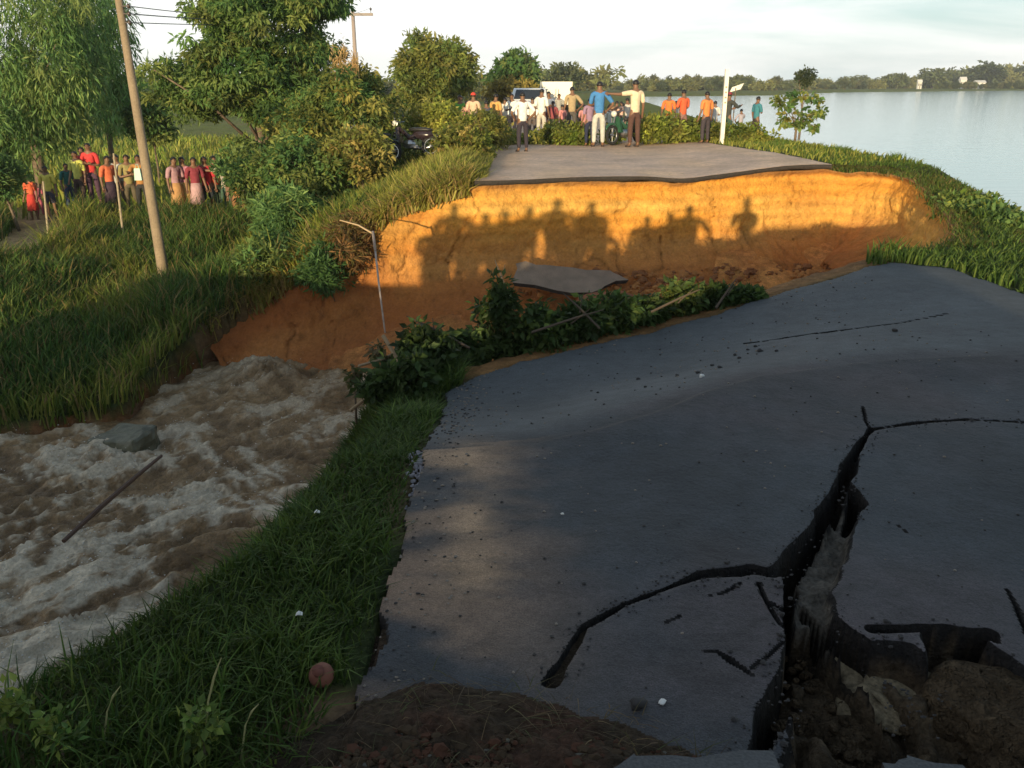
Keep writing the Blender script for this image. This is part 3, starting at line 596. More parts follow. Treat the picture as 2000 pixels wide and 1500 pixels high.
def make_plant(name, label, cat, base, blobs, cols, leaf=(.12, .06), group=None, trunk_r=.1, droop=.1, rng=None, part='crown', stemname='trunk', trunk_top=None, nlimb=8, bark=None, flat=.75, shell=.5, leanx=0):
    rng = rng or RNG; root = empty(name, tuple(base), label, cat, group); b = np.array(base)
    Vs, Fs, Cs, o = [], [], [], 0; allcc = []
    for (c, r, ncl, nl, cs) in blobs:
        P, ids, cc = blob_points(rng, c, r, ncl, nl, cs, flat=flat, shell=shell, seed=rng.uniform(0, 50)); allcc.append(cc)
        cl = palette(ncl, cols, rng, .24)[ids] * 1.1 * (1 + .14 * rng.normal(0, 1, (len(ids), 1))).clip(.5, 1.6)
        V, F, C = leaf_cloud(P, rng.uniform(.6, 1.35, len(P)), cl, rng, leaf[0], leaf[1], droop, out_from=cc[ids]); Vs.append(V - b); Fs.append(F + o); Cs.append(C); o += len(V)
    mesh_np(part, np.concatenate(Vs), np.concatenate(Fs), M_leaf, np.concatenate(Cs), parent=root, smooth=False)
    cc = np.concatenate(allcc); m = MB(); top = np.array(trunk_top) if trunk_top is not None else np.array([cc[:, 0].mean(), cc[:, 1].mean(), cc[:, 2].mean()])
    zt = top - b; k = [np.array([0, 0, -.15]), zt * .35 + np.array([rng.normal(0, .05) * zt[2] * .3, 0, 0]), zt * .7 + np.array([rng.normal(0, .04) * zt[2] * .3, 0, 0]), zt]
    m.tube(k, [trunk_r * 1.25, trunk_r, trunk_r * .75, trunk_r * .35], 8)
    for j in rng.choice(len(cc), min(nlimb, len(cc)), replace=False):
        t = rng.uniform(.4, .95); s = zt * t; e = cc[j] - b; mid = (s + e) / 2 + np.array([0, 0, .06 * np.linalg.norm(e - s)])
        m.tube([s, mid, e], [trunk_r * .45 * (1.2 - t), trunk_r * .28 * (1.2 - t), trunk_r * .1], 5)
    m.build(stemname, bark or M_bark, root, smooth=True)
    return root

# ---------------------------------------------------------------- grass
GD = [(.045, .080, .014), (.065, .110, .020), (.032, .062, .013), (.090, .125, .024)]
GM = [(.14, .20, .032), (.22, .25, .042), (.10, .15, .026), (.30, .29, .06)]
GY = [(.26, .28, .05), (.34, .32, .07), (.18, .23, .04), (.40, .33, .11)]
G3 = [(.058, .125, .026), (.085, .16, .032), (.14, .185, .04), (.04, .088, .02)]
def grasses():
    r = RNG
    def c1(x, y, z):
        P = np.stack([x, y], 1); d = seg_dist(P, ROADN)[0]; i = inside(P, ROADN); dg = seg_dist(P, GAP_NEAR[2:], closed=False)[0]
        return (~i) & (d > .02 + .10 * r.random(len(x))) & (z > -2.75 - .25 * r.random(len(x))) & ((dg > .3) | (x < .1)) & ((y > 2.02) | (x < -.62 + .12 * r.random(len(x)))) & ((y < 6.9) | (z > -1.6))
    x, y, z = scatter(230000, -4.6, -.38, .9, 8.5, r, lambda x, y: np.clip(1.25 - .07 * y, .3, 1) * (x > -1.2 - .75 * y) * (x > -4.6), c1)
    n = len(x); cl = fbm(x * 1.6, y * 1.6, seed=90, oct=3)
    h = (.035 + .06 * r.random(n)) * (1 + .9 * sst(0, .6, cl)) * (1 + .35 * sst(4.6, 6, y))
    tag(grass_mesh('verge_grass', x, y, z, h, .0042 + .0015 * y * r.uniform(.6, 1.2, n), palette(n, GD, r) * (1 + .5 * cl[:, None]).clip(.5, 1.6), r, lean=1.0), 'short dark green grass covering the shaded verge between cracked road and torrent', 'grass', kind='stuff')
    # rank growth at the bottom of the verge, nearest the photographer
    x, y, z = scatter(2600, -2.6, -.75, 1.1, 2.4, r, lambda x, y: sst(2.4, 1.5, y), lambda x, y, z: x > -1.0 * y)
    n = len(x); tag(grass_mesh('long_grass', x, y, z, r.uniform(.07, .22, n), r.uniform(.005, .009, n), palette(n, G3, r), r, lean=.5), 'long dark grass tufts on the near end of the verge', 'grass', kind='stuff')
    # right hand shoulder and strip beside the lake
    def c2(x, y, z):
        P = np.stack([x, y], 1); return (~inside(P, ROADN)) & (z > -.82) & (seg_dist(P, ROADN)[0] > .04) & (inside(P, PLAT) | (x > 6.8))
    x, y, z = scatter(36000, 3.6, 9.4, 4.5, 12.5, r, lambda x, y: (x > .42 * y) * 1.0, c2); n = len(x); cl = fbm(x * 1.3, y * 1.3, seed=91)
    tag(grass_mesh('shoulder_grass', x, y, z, r.uniform(.06, .16, n) * (1 + .8 * sst(0, .5, cl)), .02 + 0 * x, palette(n, [tuple(1.5 * k for k in q) for q in GD], r), r, lean=.6), 'short green grass on the shaded shoulder right of the near road', 'grass', kind='stuff')
    x, y, z = scatter(75000, 5.5, 11.6, 10.0, 26, r, None, lambda x, y, z: (z > -.85) & inside(np.stack([x, y], 1), PLAT) & ~((x < 6.3) & (y > 16))); n = len(x); cl = fbm(x * 1.1, y * 1.1, seed=92)
    tag(grass_mesh('dam_grass', x, y, z, r.uniform(.04, .10, n) * (1 + 1.3 * sst(.2, .6, cl)), .018 + 0 * x, palette(n, [GM[0], GM[2], (.10, .12, .03), G3[0], G3[1]], r) * (1 + .5 * cl[:, None]).clip(.5, 1.6), r, lean=.6), 'sunlit green grass and weeds on the strip between washout and lake', 'grass', kind='stuff')
    T_, s_ = resample(WT[11:], .004); k_ = r.integers(0, len(T_), 16000); x = T_[k_, 0] + r.normal(0, .09, 16000); y = T_[k_, 1] + r.normal(0, .09, 16000); c0 = np.array([4.5, 13.2]); dn = np.stack([x, y], 1) - c0; dn /= np.linalg.norm(dn, axis=1)[:, None]; u_ = r.uniform(-.06, .85, 16000); x = x + dn[:, 0] * u_; y = y + dn[:, 1] * u_; kk = (x > 6.25) | (y < 16); x, y, z = x[kk], y[kk], T_[k_, 2][kk] - .01; n = len(x); cl = fbm(x * 1.1, y * 1.1, seed=92)
    tag(grass_mesh('lip_grass', x, y, z, r.uniform(.05, .13, n) * (1 + 1.3 * sst(.1, .6, cl)), .018 + 0 * x, palette(n, [GM[0], GM[2], (.10, .12, .03), G3[0], (.22, .15, .06)], r), r, lean=.8, wind=(-.4, -.6)), 'ragged grass fringe along the lip of the right end of the washout', 'grass', kind='stuff')
    # left bank of the torrent: tall grass in the shade and half light
    def c3(x, y, z):
        P = np.stack([x, y], 1); t = seg_dist(P, [(-16, 13.5), (-12.5, 16.0), (-11, 18.5), (-12.5, 23), (-16, 27)], closed=False)[0]
        return ((~inside(P, RIV)) | ((z > -2.86) & (x < -3.5))) & (z > -2.9) & (t > .55 + .3 * r.random(len(x)))
    x, y, z = scatter(125000, -16, -2.4, 10.2, 23.6, r, lambda x, y: np.clip(1.3 - .03 * y, .5, 1) * (x > -1.0 * y + 0) * (x > -.72 * y - 1.0), c3); n = len(x)
    cl = fbm(x * .55, y * .55, seed=93, oct=3); pale = sst(.1, .5, cl)
    cc = palette(n, G3, r) * (1 - pale[:, None]) + palette(n, GM, r) * pale[:, None]
    dry = (r.random(n) < .12)[:, None]; cc = np.where(dry, np.array([.30, .22, .09]), cc)
    h = r.uniform(.22, .55, n) * (1 + .75 * sst(0, .55, fbm(x * .9, y * .9, seed=94))) * np.interp(y, [10, 12, 16, 21, 23], [.75, 1, 1, 1.15, 1.3])
    tag(grass_mesh('bank_grass', x, y, z, h, r.uniform(.016, .034, n), cc, r, lean=.55), 'tall grass clothing the left bank above the torrent', 'grass', kind='stuff')
    # slope of the far road
    x, y, z = scatter(60000, -5.2, -.45, 14.9, 25, r, lambda x, y: sst(-5.2, -2.2, x) * .9 + .1, lambda x, y, z: (~inside(np.stack([x, y], 1), RIV))); n = len(x)
    h = r.uniform(.25, .65, n) * np.interp(x, [-5, -1.3, -.5], [1.0, .9, .35]) * np.interp(y, [15, 16], [.6, 1.0]); 
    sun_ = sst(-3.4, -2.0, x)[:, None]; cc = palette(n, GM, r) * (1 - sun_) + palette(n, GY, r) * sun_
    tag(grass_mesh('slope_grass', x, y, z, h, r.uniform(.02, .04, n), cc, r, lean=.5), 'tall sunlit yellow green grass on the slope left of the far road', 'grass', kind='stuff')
    # fringe hanging over the left end of the cut
    T_, s_ = resample(WT[:9], .004); k_ = r.integers(0, len(T_), 9000); x = T_[k_, 0] + r.normal(0, .10, 9000); y = T_[k_, 1] + r.uniform(-.16, .45, 9000); z = np.minimum(H(x, y), T_[k_, 2] + .05); z = np.maximum(z, T_[k_, 2] - .12); kk = (x < -.72); x, y, z = x[kk], y[kk], z[kk]; n = len(x)
    tag(grass_mesh('brink_grass', x, y, z, r.uniform(.2, .5, n), r.uniform(.02, .035, n), palette(n, GY + [(.42, .28, .12)], r), r, lean=.9, wind=(.2, -1.2)), 'yellowed grass drooping over the left end of the earth cut', 'grass', kind='stuff')
    x, y, z = scatter(16000, -50, -6, 24, 60, r, None, lambda x, y, z: x < -.2 * y); n = len(x)
    tag(grass_mesh('field_grass', x, y, z, r.uniform(.3, .7, n), r.uniform(.06, .12, n), palette(n, GY[:3] + [(.20, .30, .04)], r), r, lean=.5), 'bright yellow green grass of the field behind the left crowd', 'grass', kind='stuff')
    x, y, z = scatter(14000, 5.0, 10.5, 17.2, 40, r, None, lambda x, y, z: (z > -.8) & (x > np.interp(y, [17, 20, 23, 60], [6.3, 6.0, 5.5, 5.5]))); n = len(x)
    tag(grass_mesh('roadside_grass', x, y, z, r.uniform(.06, .18, n), r.uniform(.025, .04, n), palette(n, GM + GY[:2], r), r, lean=.5), 'olive grass along the lake side of the far road', 'grass', kind='stuff')
grasses()

# ---------------------------------------------------------------- trees
FEATH = [(.135, .25, .08), (.18, .30, .085), (.095, .19, .06), (.24, .30, .09)]
DARKT = [(.10, .19, .055), (.055, .12, .036), (.145, .23, .06), (.22, .26, .07)]
OLIVE = [(.23, .25, .055), (.31, .28, .07), (.15, .18, .045), (.36, .27, .09)]
def world(px, py, Y): return atd(px, py, Y)
def trees():
    r = np.random.default_rng(3)
    g = lambda x, y: (x, y, h1(x, y))
    def T(name, label, pxs, base_px, Y, cols, leaf, ncl, nl, cs, tr, droop=.1, group=None, flat=.75, depthr=None, cat='tree', shell=.5, nlimb=10):
        blobs = []
        for (cx, cy, rx, rz, w) in pxs:
            c = world(cx, cy, Y); s = Y / ray(cx, cy)[1] / FPX; R = rx * s
            blobs.append((c, (R, (depthr or R), rz * s), int(ncl * w), nl, cs))
        bx = world(base_px, 200, Y)[0]; return make_plant(name, label, cat, g(bx, Y), blobs, cols, leaf, group, tr, droop, rng=r, flat=flat, shell=shell, nlimb=nlimb)
    T('feathery_tree', 'huge feathery pale green tree overhanging the crowd at the far left edge', [(50, 60, 150, 130, 1.2), (30, 200, 130, 100, 1), (110, 130, 70, 110, .5), (-40, 300, 60, 70, .3)], 55, 27, FEATH, (.26, .042), 120, 92, .50, .17, droop=.9, flat=1.5, depthr=2.2)
    T('feathery_tree', 'slender wispy tree with see-through crown just left of the tall concrete pole', [(185, 30, 60, 70, .7), (200, 120, 55, 70, .7), (225, 190, 50, 50, .5), (150, 190, 50, 50, .4)], 200, 33, [tuple(1.15 * k for k in q) for q in FEATH], (.40, .05), 100, 42, .6, .10, droop=.9, flat=1.4, depthr=1.6)
    T('broadleaf_tree', 'biggest dark green broadleaf tree, rising out of frame right of the concrete pole', [(530, 50, 105, 75, .75), (470, 150, 115, 60, .75), (570, 190, 85, 60, .55), (400, 190, 85, 35, .4), (350, 140, 42, 22, .15), (615, 5, 55, 30, .22), (450, 10, 60, 50, .3), (610, 95, 40, 26, .15), (420, 90, 40, 24, .15)], 500, 23.5, DARKT, (.17, .06), 165, 84, .40, .16, droop=.35, flat=.42, depthr=1.7, nlimb=22)
    T('bushy_tree', 'olive bushy tree with dry straw plumes between the big tree and the far road', [(675, 235, 90, 75, 1.0), (620, 260, 85, 75, .7), (700, 165, 34, 34, .16), (655, 170, 30, 30, .12), (735, 265, 50, 45, .35), (745, 200, 22, 26, .1)], 670, 21, OLIVE[:3] + DARKT[:2], (.13, .05), 190, 74, .30, .09, droop=.3, flat=.6, depthr=1.2)
    T('round_tree', 'round crowned olive tree standing alone left of the white vans', [(850, 140, 68, 52, .8), (812, 105, 28, 34, .2), (890, 125, 36, 42, .28), (830, 180, 55, 34, .3), (795, 135, 22, 24, .12)], 845, 44, OLIVE[:3] + DARKT[2:], (.28, .11), 190, 50, .5, .17, depthr=2.2)
    T('round_tree', 'smaller flat topped tree behind the crowd, right of the round crowned tree', [(1008, 148, 45, 30, 1.0), (1010, 128, 26, 18, .3)], 1005, 62, DARKT + [(.12, .15, .08)], (.42, .18), 90, 36, .6, .16, depthr=1.8)
    T('yellow_bush', 'yellowish bush under the flat topped tree beside the white pickup', [(1005, 178, 48, 18, 1.0)], 1005, 50, [(.28, .22, .05), (.20, .18, .05)], (.30, .14), 70, 30, .42, .08, depthr=1.3, cat='bush')
    # hedge-like shrubs filling the middle ground left of the far road
    for (cx, cy, rx, rz, Y, lab, cols, lf) in [
        (505, 345, 70, 45, 19.0, 'dark green shrub mass directly below the big broadleaf tree', DARKT, (.17, .07)),
        (590, 330, 80, 55, 18.2, 'deep green leafy shrub left of the tall sunlit roadside grass', DARKT, (.17, .07)),
        (560, 415, 60, 40, 16.6, 'light green feathery shrub on the bank above the red earth slope', FEATH, (.20, .045)),
        (700, 300, 60, 45, 18.6, 'olive shrub standing just left of the fallen motorcycle', OLIVE, (.15, .07)),
        (487, 318, 50, 36, 21.0, 'shrub whose leaves hide the legs of the girl in orange', DARKT + FEATH, (.17, .07)),
        (-8, 345, 34, 50, 22.0, 'leafy bush at the left edge beside the first child in orange', FEATH, (.18, .06)),
        (290, 235, 45, 40, 30.0, 'dark bush behind the concrete pole between both groups of children', DARKT, (.20, .09)),
        (690, 470, 34, 40, 14.7, 'reddish dried brush on the slope left of the sunlit cut', [(.24, .13, .05), (.16, .09, .04), (.14, .13, .04)], (.20, .03)),
        (640, 520, 36, 34, 14.3, 'dark scrub low on the slope where the red earth begins', DARKT[:2], (.15, .04)),
        (540, 500, 60, 36, 14.8, 'rank dark green scrub above the red earth slope', DARKT, (.16, .05)),
        (1900, 412, 40, 15, 13.4, 'leafy green bush at the right end of the washout, over the reddest earth', DARKT + GM[:2], (.13, .07)),
        (1955, 452, 26, 22, 12.2, 'bush hanging over the lake edge at the far right of the washout', DARKT, (.13, .07)),
        (860, 240, 55, 35, 22.5, 'sunlit yellow green bush behind the fallen motorcycle', GY[:3] + OLIVE[:2], (.15, .07)),
        (905, 290, 55, 38, 20.0, 'bright leafy bush at the left corner of the far road', OLIVE + GM[:2], (.15, .07)),
        (940, 255, 45, 30, 23.0, 'low bush below the person in the red headscarf', OLIVE[:3], (.15, .07)),
    ]:
        T('shrub', lab, [(cx, cy, rx, rz, 1.0)], cx, Y, cols, (lf[0] * .8, lf[1] * .8), 85, 56, .25, .035, group='shrubs left of the far road', cat='shrub', depthr=.8, nlimb=14)
    # straw plumes of the bushy tree
    m = MB(); root = empty('plume_grass', (world(662, 160, 20.5)[0], 20.5, h1(world(662, 160, 20.5)[0], 20.5)), 'straw coloured dry plumes poking out above the olive bushy tree', 'reed'); b = np.array(root.location)
    for k in range(9):
        t = world(650 + 6 * k + r.uniform(-6, 6), 110 + r.uniform(-15, 30), 20.5) - b; m.tube([(t[0] * .8, 0, 0), t * np.array([1, 1, .8]), t], [.012, .012, .008], 4)
    m.build('stem', mat('dry_stem', (.38, .28, .12), .8), root); P = []
    for k in range(9):
        c = world(650 + 6 * k + r.uniform(-6, 6), 115 + r.uniform(-15, 25), 20.5) - b; P.append(c + r.normal(0, 1, (70, 3)) * np.array([.035, .035, .15]))
    P = np.concatenate(P); V, F, C = leaf_cloud(P, r.uniform(.5, 1.2, len(P)), palette(len(P), [(.62, .42, .20), (.5, .36, .16)], r), r, .12, .02, droop=-.5)
    mesh_np('plume', V, F, M_leaf, C, parent=root, smooth=False)
    # cut branches piled across the far road as a barrier
    BR = [(1085, 258, 'leafy branch pile between the man in white and the pink child'), (1045, 275, 'leafy branch pile at the heels of the man in the white shirt'), (1130, 262, 'leafy branch pile left of the man in blue'), (985, 265, 'leafy branch pile under the tan shirted onlooker'), (1200, 255, 'thin branch pile between the man in blue and the parked motorcycle'), (1275, 245, 'tall leafy branch pile just right of the motorcycle'), (1320, 250, 'tall leafy branch pile below the two people in orange'), (1365, 252, 'leafy branch pile left of the orange shirted man by the white post'), (1415, 258, 'leafy branch pile at the foot of the white post'), (1460, 262, 'leafy branch pile below the man in the teal shirt'), (1485, 278, 'lowest leafy pile at the lake side end of the barrier')]
    for k, (cx, cy, lab) in enumerate(BR):
        cy += 6
        Y = 25.0 + .25 * sin(k * 2.1); small = cx in (1200,); rz = 22 if cx > 1240 else 16
        o = T('branch_pile', lab, [(cx, cy, 27, rz * (.5 if small else 1), 1.0)], cx, Y, OLIVE[:3] + GM[:3], (.13, .07), 44 if not small else 16, 42, .20, .03, group='cut branches laid across the far road', cat='branches', depthr=.7, nlimb=12, flat=.8)
    # sapling at the lake edge
    Y = 24.2; root_x = world(1552, 280, Y)[0]; bz = h1(root_x, Y); blobs = []
    for (cx, cy, rr) in [(1590, 195, 18), (1570, 225, 18), (1535, 215, 20), (1520, 195, 14), (1600, 220, 10), (1555, 190, 16), (1530, 238, 14), (1588, 250, 7), (1560, 240, 10)]:
        c = world(cx, cy, Y); s = Y / FPX; blobs.append((c, (rr * s * .8, rr * s * .8, rr * s * .6), 8, 9, .10))
    make_plant('sapling', 'small thin trunked sapling with big leaves at the lake edge', 'tree', (root_x, Y, bz), blobs, DARKT + OLIVE[:2], (.14, .10), None, .035, .3, rng=r, nlimb=22)
    Y = 41.0; x_ = world(1573, 150, Y)[0]
    c = world(1573, 152, Y * 1.0); s = Y / FPX
    make_plant('lone_tree', 'dark round tree rising over the far shore exactly behind the sapling', 'tree', (x_, Y, h1(x_, Y) if h1(x_, Y) > -1 else -.9), [(c, (17 * s, 17 * s, 15 * s), 60, 26, .13)], [(.06, .085, .045), (.05, .07, .045), (.09, .11, .05)], (.11, .06), None, .05, .1, rng=r)
trees()
# ---------------------------------------------------------------- people
def M(name, col, rough=.8, **k): return mat(name, col, rough, **k)
M_skin = M('skin', (.20, .105, .06), .55); M_hair = M('hair', (.012, .010, .010), .5); M_shoe = M('sandal', (.05, .035, .03), .7); M_eye = M('eye', (.02, .015, .012), .3)
CL = {}
def cloth(c):
    k = tuple(round(v, 3) for v in c)
    if k not in CL: CL[k] = mat('cloth', k, .9, n1=[(14, .12)], bump=[(9, .02), (40, .006)])
    return CL[k]
TMPSC = bpy.data.scenes.new('workbench')
def skin_mesh(verts, edges, radii, sub=1, root=0):
    me = bpy.data.meshes.new('tmp'); me.from_pydata([tuple(map(float, v)) for v in verts], edges, []); o = bpy.data.objects.new('tmp', me); TMPSC.collection.objects.link(o)
    md = o.modifiers.new('s', 'SKIN'); md.use_smooth_shade = True
    for i, r in enumerate(radii):
        sv = me.skin_vertices[0].data[i]; sv.radius = (r, r) if not hasattr(r, '__len__') else r; sv.use_root = (i == root)
    if sub: s = o.modifiers.new('u', 'SUBSURF'); s.levels = sub; s.render_levels = sub
    
    with bpy.context.temp_override(scene=TMPSC, view_layer=TMPSC.view_layers[0]): dg = bpy.context.evaluated_depsgraph_get()
    ev = o.evaluated_get(dg); m2 = bpy.data.meshes.new_from_object(ev)
    v = [tuple(q.co) for q in m2.vertices]; f = [tuple(p.vertices) for p in m2.polygons]
    bpy.data.objects.remove(o); bpy.data.meshes.remove(me); bpy.data.meshes.remove(m2); return v, f
POSES = {   # elbow and wrist offsets from the shoulder, as fractions of the height (side, forward, up), then leg spread, knee
    'down': ((.03, -.01, -.17), (.05, .04, -.32)), 'hips': ((.11, -.05, -.15), (.02, .05, -.25)), 'fold': ((.03, .03, -.17), (-.12, .12, -.13)),
    'phone': ((.02, .09, -.13), (-.05, .24, -.04)), 'up': ((.08, .04, .02), (.02, .05, .15)), 'out': ((.15, .03, -.02), (.30, .08, -.01)), 'back': ((.05, -.06, -.16), (-.02, -.12, -.26)), 'fwd': ((.03, .12, -.10), (.0, .26, -.07))}
def person(label, loc, rz, h=1.68, shirt=(.7, .7, .68), legs=(.05, .05, .06), poseL='down', poseR='down', shorts=False, skirt=False, hat=None, group=None, sleeve=.55, lean=0.0, stride=.0, hair_long=False, build_=1.0):
    root = empty('person', tuple(loc), label, 'person', group, rz); k = h; b = build_
    sh = .108 * k * b; hp = .05 * k
    def P(x, y, z): return (x * k, (y + lean * max(z - .5, 0)) * k, z * k)
    pelvis = P(0, 0, .53); waist = P(0, .0, .61); chest = P(0, .0, .73); nb = P(0, -.005, .83); neck = P(0, .005, .865); h1_ = P(0, .018, .915); h2_ = P(0, .012, .965)
    V = [pelvis, waist, chest, nb, neck, h1_, h2_]; E_ = [(0, 1), (1, 2), (2, 3), (3, 4), (4, 5), (5, 6)]
    R = [(.078 * k * b, .056 * k * b), (.066 * k * b, .05 * k * b), (.082 * k * b, .056 * k * b), (.05 * k, .038 * k), .030 * k, (.046 * k, .054 * k), (.040 * k, .047 * k)]
    hands = []; arms = []
    for sgn, pz in ((-1, poseL), (1, poseR)):
        s0 = np.array(P(sgn * .108 * b, 0, .80)); e = s0 + np.array([sgn * POSES[pz][0][0], POSES[pz][0][1], POSES[pz][0][2]]) * k; w = s0 + np.array([sgn * POSES[pz][1][0], POSES[pz][1][1], POSES[pz][1][2]]) * k
        d = (w - e) / np.linalg.norm(w - e); hd = w + d * .035 * k
        i = len(V); V += [s0, e, w, hd]; E_ += [(3, i), (i, i + 1), (i + 1, i + 2), (i + 2, i + 3)]; R += [.034 * k, .025 * k, .016 * k, (.021 * k, .013 * k)]; hands.append((hd, d, sgn)); arms.append((s0, e, w))
    feet = []; legsv = []
    for sgn in (-1, 1):
        a = np.array(P(sgn * .055, 0, .50)); kn = np.array(P(sgn * .065, .01 + stride * sgn * .5, .275)); an = np.array(P(sgn * .07, stride * sgn - .01, .045)); to = np.array(P(sgn * .085, stride * sgn + .075, .016))
        i = len(V); V += [a, kn, an, to]; E_ += [(0, i), (i, i + 1), (i + 1, i + 2), (i + 2, i + 3)]; R += [.052 * k, .033 * k, .022 * k, (.024 * k, .014 * k)]; feet.append((an, to)); legsv.append((a, kn, an))
    v, f = skin_mesh(V, E_, R); m = MB(); m.add(v, f, 0)
    # nose, ears, eyes, fingers
    hc = np.array(P(0, .018, .925)); m.add([hc + np.array(q) * k for q in [(-.009, .044, -.012), (.009, .044, -.012), (0, .062, -.010), (0, .046, .016)]], [(0, 1, 2), (0, 2, 3), (1, 3, 2)], 0)
    for sg in (-1, 1):
        m.ball(hc + np.array([sg * .042, 0, 0]) * k, (.006 * k, .011 * k, .017 * k), 6, 4, 0); m.ball(hc + np.array([sg * .017, .046, .012]) * k, .006 * k, 6, 4, 1)
    m.box(hc + np.array([0, .048, -.026]) * k, (.026 * k, .006 * k, .005 * k), 0, 1)
    for hd, d, sg in hands:
        side = np.cross(d, (0, 1, 0)); side = side / (np.linalg.norm(side) + 1e-6) if np.linalg.norm(side) > .2 else np.array([1.0, 0, 0])
        for q, (o_, L) in enumerate([(-.016, .038), (-.006, .045), (.005, .043), (.015, .034)]):
            p0 = hd + side * o_ * k - d * .01 * k; p1 = p0 + d * L * .55 * k; p2 = p1 + d * L * .45 * k + np.array([0, .010, 0]) * k; m.tube([p0, p1, p2], [.0062 * k, .0055 * k, .004 * k], 5)
        p0 = hd - d * .03 * k; p1 = p0 + (side * .022 * sg * -1 + d * .014 + np.array([0, .012, 0])) * k; m.tube([p0, p1, p1 + d * .02 * k], [.008 * k, .007 * k, .005 * k], 5)
    m.build('body', [M_skin, M_eye], root, smooth=True)
    # shirt
    SV = [P(0, 0, .50), waist, chest, P(0, -.004, .815)]; SE = [(0, 1), (1, 2), (2, 3)]; SR = [(.090 * k * b, .068 * k * b), (.083 * k * b, .064 * k * b), (.095 * k * b, .068 * k * b), (.052 * k, .042 * k)]
    for s0, e, w in arms:
        i = len(SV); end = s0 + (e - s0) * min(sleeve / .6, 1) if sleeve < .6 else e; SV += [s0 * 1.0, end]; SE += [(3, i), (i, i + 1)]; SR += [.043 * k, .035 * k]
        if sleeve >= .95: SV.append(e + (w - e) * .9); SE.append((i + 1, i + 2)); SR.append(.026 * k)
    v, f = skin_mesh(SV, SE, SR, 1, 1); q = MB(); q.add(v, f); q.build('shirt', cloth(shirt), root, smooth=True)
    # trousers, shorts or skirt
    q = MB()
    if skirt: q.tube([P(0, 0, .58), P(0, 0, .50), P(0, 0, .24)], [.075 * k, .095 * k, .12 * k], 10)
    else:
        TV = [P(0, 0, .565), P(0, 0, .50)]; TE = [(0, 1)]; TR = [(.080 * k * b, .060 * k * b), (.078 * k * b, .06 * k * b)]
        for a, kn, an in legsv:
            i = len(TV); TV += [a, kn] + ([] if shorts else [an + (kn - an) * .06]); TE += [(1, i), (i, i + 1)] + ([] if shorts else [(i + 1, i + 2)]); TR += [.058 * k, .044 * k] + ([] if shorts else [.034 * k])
        v, f = skin_mesh(TV, TE, TR, 1, 1); q.add(v, f)
    q.build('skirt' if skirt else ('shorts' if shorts else 'trousers'), cloth(legs), root, smooth=True)
    hr = MB(); c = hc + np.array([0, -.006, .012]) * k; hr.ball(c, (.050 * k, .056 * k, .052 * k), 10, 8, zmin=-.35)
    if hair_long: hr.ball(c + np.array([0, -.03, -.05]) * k, (.042 * k, .024 * k, .06 * k), 8, 6)
    # the face stays clear: pull the front of the hair up
    hr.v = [((x, min(y, c[1] + .046 * k), max(z, c[2] + .020 * k)) if (y > c[1] + .004 * k and z < c[2] + .022 * k) else (x, y, z)) for (x, y, z) in hr.v]
    hr.build('hair', M_hair, root, smooth=True)
    if hat:
        q = MB(); q.ball(c + np.array([0, 0, .008]) * k, (.054 * k, .060 * k, .056 * k), 10, 8, zmin=0.0); q.box(c + np.array([0, .07, .012]) * k, (.07 * k, .05 * k, .006 * k)); q.build('cap', cloth(hat), root, smooth=True)
    q = MB()
    for an, to in feet:
        d = to - an; mid = (an + to) / 2; q.ball((mid[0], mid[1] + .012 * k, .017 * k), (.030 * k, .072 * k, .020 * k), 8, 6)
    q2 = q.build('footwear', M_shoe, root, smooth=True); q2['kind'] = 'stuff'
    return root
RB = RNG
def far_person(px, head_py, Y, label, rz, zbase=None, h=None, **kw):
    top = world(px, head_py, Y); z = h1(top[0], Y) if zbase is None else zbase; z = max(z, .0) if (Y < 60 and -0.3 < top[0] < 5.4) else z
    hh = (top[2] - z) if h is None else h
    return person(label, (top[0], Y, z), rz, h=float(np.clip(hh, .9, 1.85)), **kw)
ORG = (.75, .20, .05); WHT = (.80, .80, .76); BLU = (.06, .22, .50); TAN = (.42, .32, .18); NAV = (.02, .025, .06); CRM = (.72, .60, .42); PNK = (.62, .25, .24); REDC = (.62, .08, .05); YEL = (.72, .62, .12); TEAL = (.03, .20, .22); MAV = (.42, .25, .28)
g1 = 'onlookers on the far road'
far_person(1021, 178, 21.9, 'man in white shirt and dark trousers standing alone at the front of the far road', pi * .1, shirt=WHT, legs=(.035, .028, .04), poseL='hips', poseR='hips', group=g1)
far_person(1172, 157, 23.7, 'man in bright blue shirt and pale grey trousers looking back, seen from behind', 0.0, shirt=BLU, legs=(.50, .50, .46), poseL='fold', poseR='hips', group=g1)
far_person(1153, 190, 24.0, 'young person in dark navy trousers half hidden behind the man in blue', .3, shirt=(.30, .20, .30), legs=NAV, poseL='down', poseR='fold', group=g1)
far_person(1243, 154, 23.6, 'man in cream shirt and brown trousers beside the parked motorcycle', .4, shirt=CRM, legs=(.09, .045, .035), poseL='out', poseR='down', group=g1)
far_person(1118, 168, 27.5, 'man in khaki brown shirt seen from behind, left of the man in blue', 0.1, shirt=TAN, legs=(.10, .09, .08), poseL='down', poseR='hips', group=g1)
far_person(1058, 172, 26.5, 'man in white shirt right behind the man with dark trousers', -.5, shirt=WHT, legs=(.55, .52, .45), poseL='down', poseR='down', group=g1)
far_person(1072, 178, 29.5, 'person in grey blue shirt in front of the white box van', pi, shirt=(.22, .26, .34), legs=(.10, .03, .05), poseL='fold', poseR='fold', group=g1)
far_person(1092, 182, 33, 'small figure in grey before the white box van door', pi, shirt=(.35, .34, .3), legs=(.2, .08, .05), group=g1)
far_person(1099, 203, 26.8, 'small child in pink between the khaki man and the white shirted men', .8, shirt=PNK, legs=(.3, .12, .10), shorts=True, group=g1)
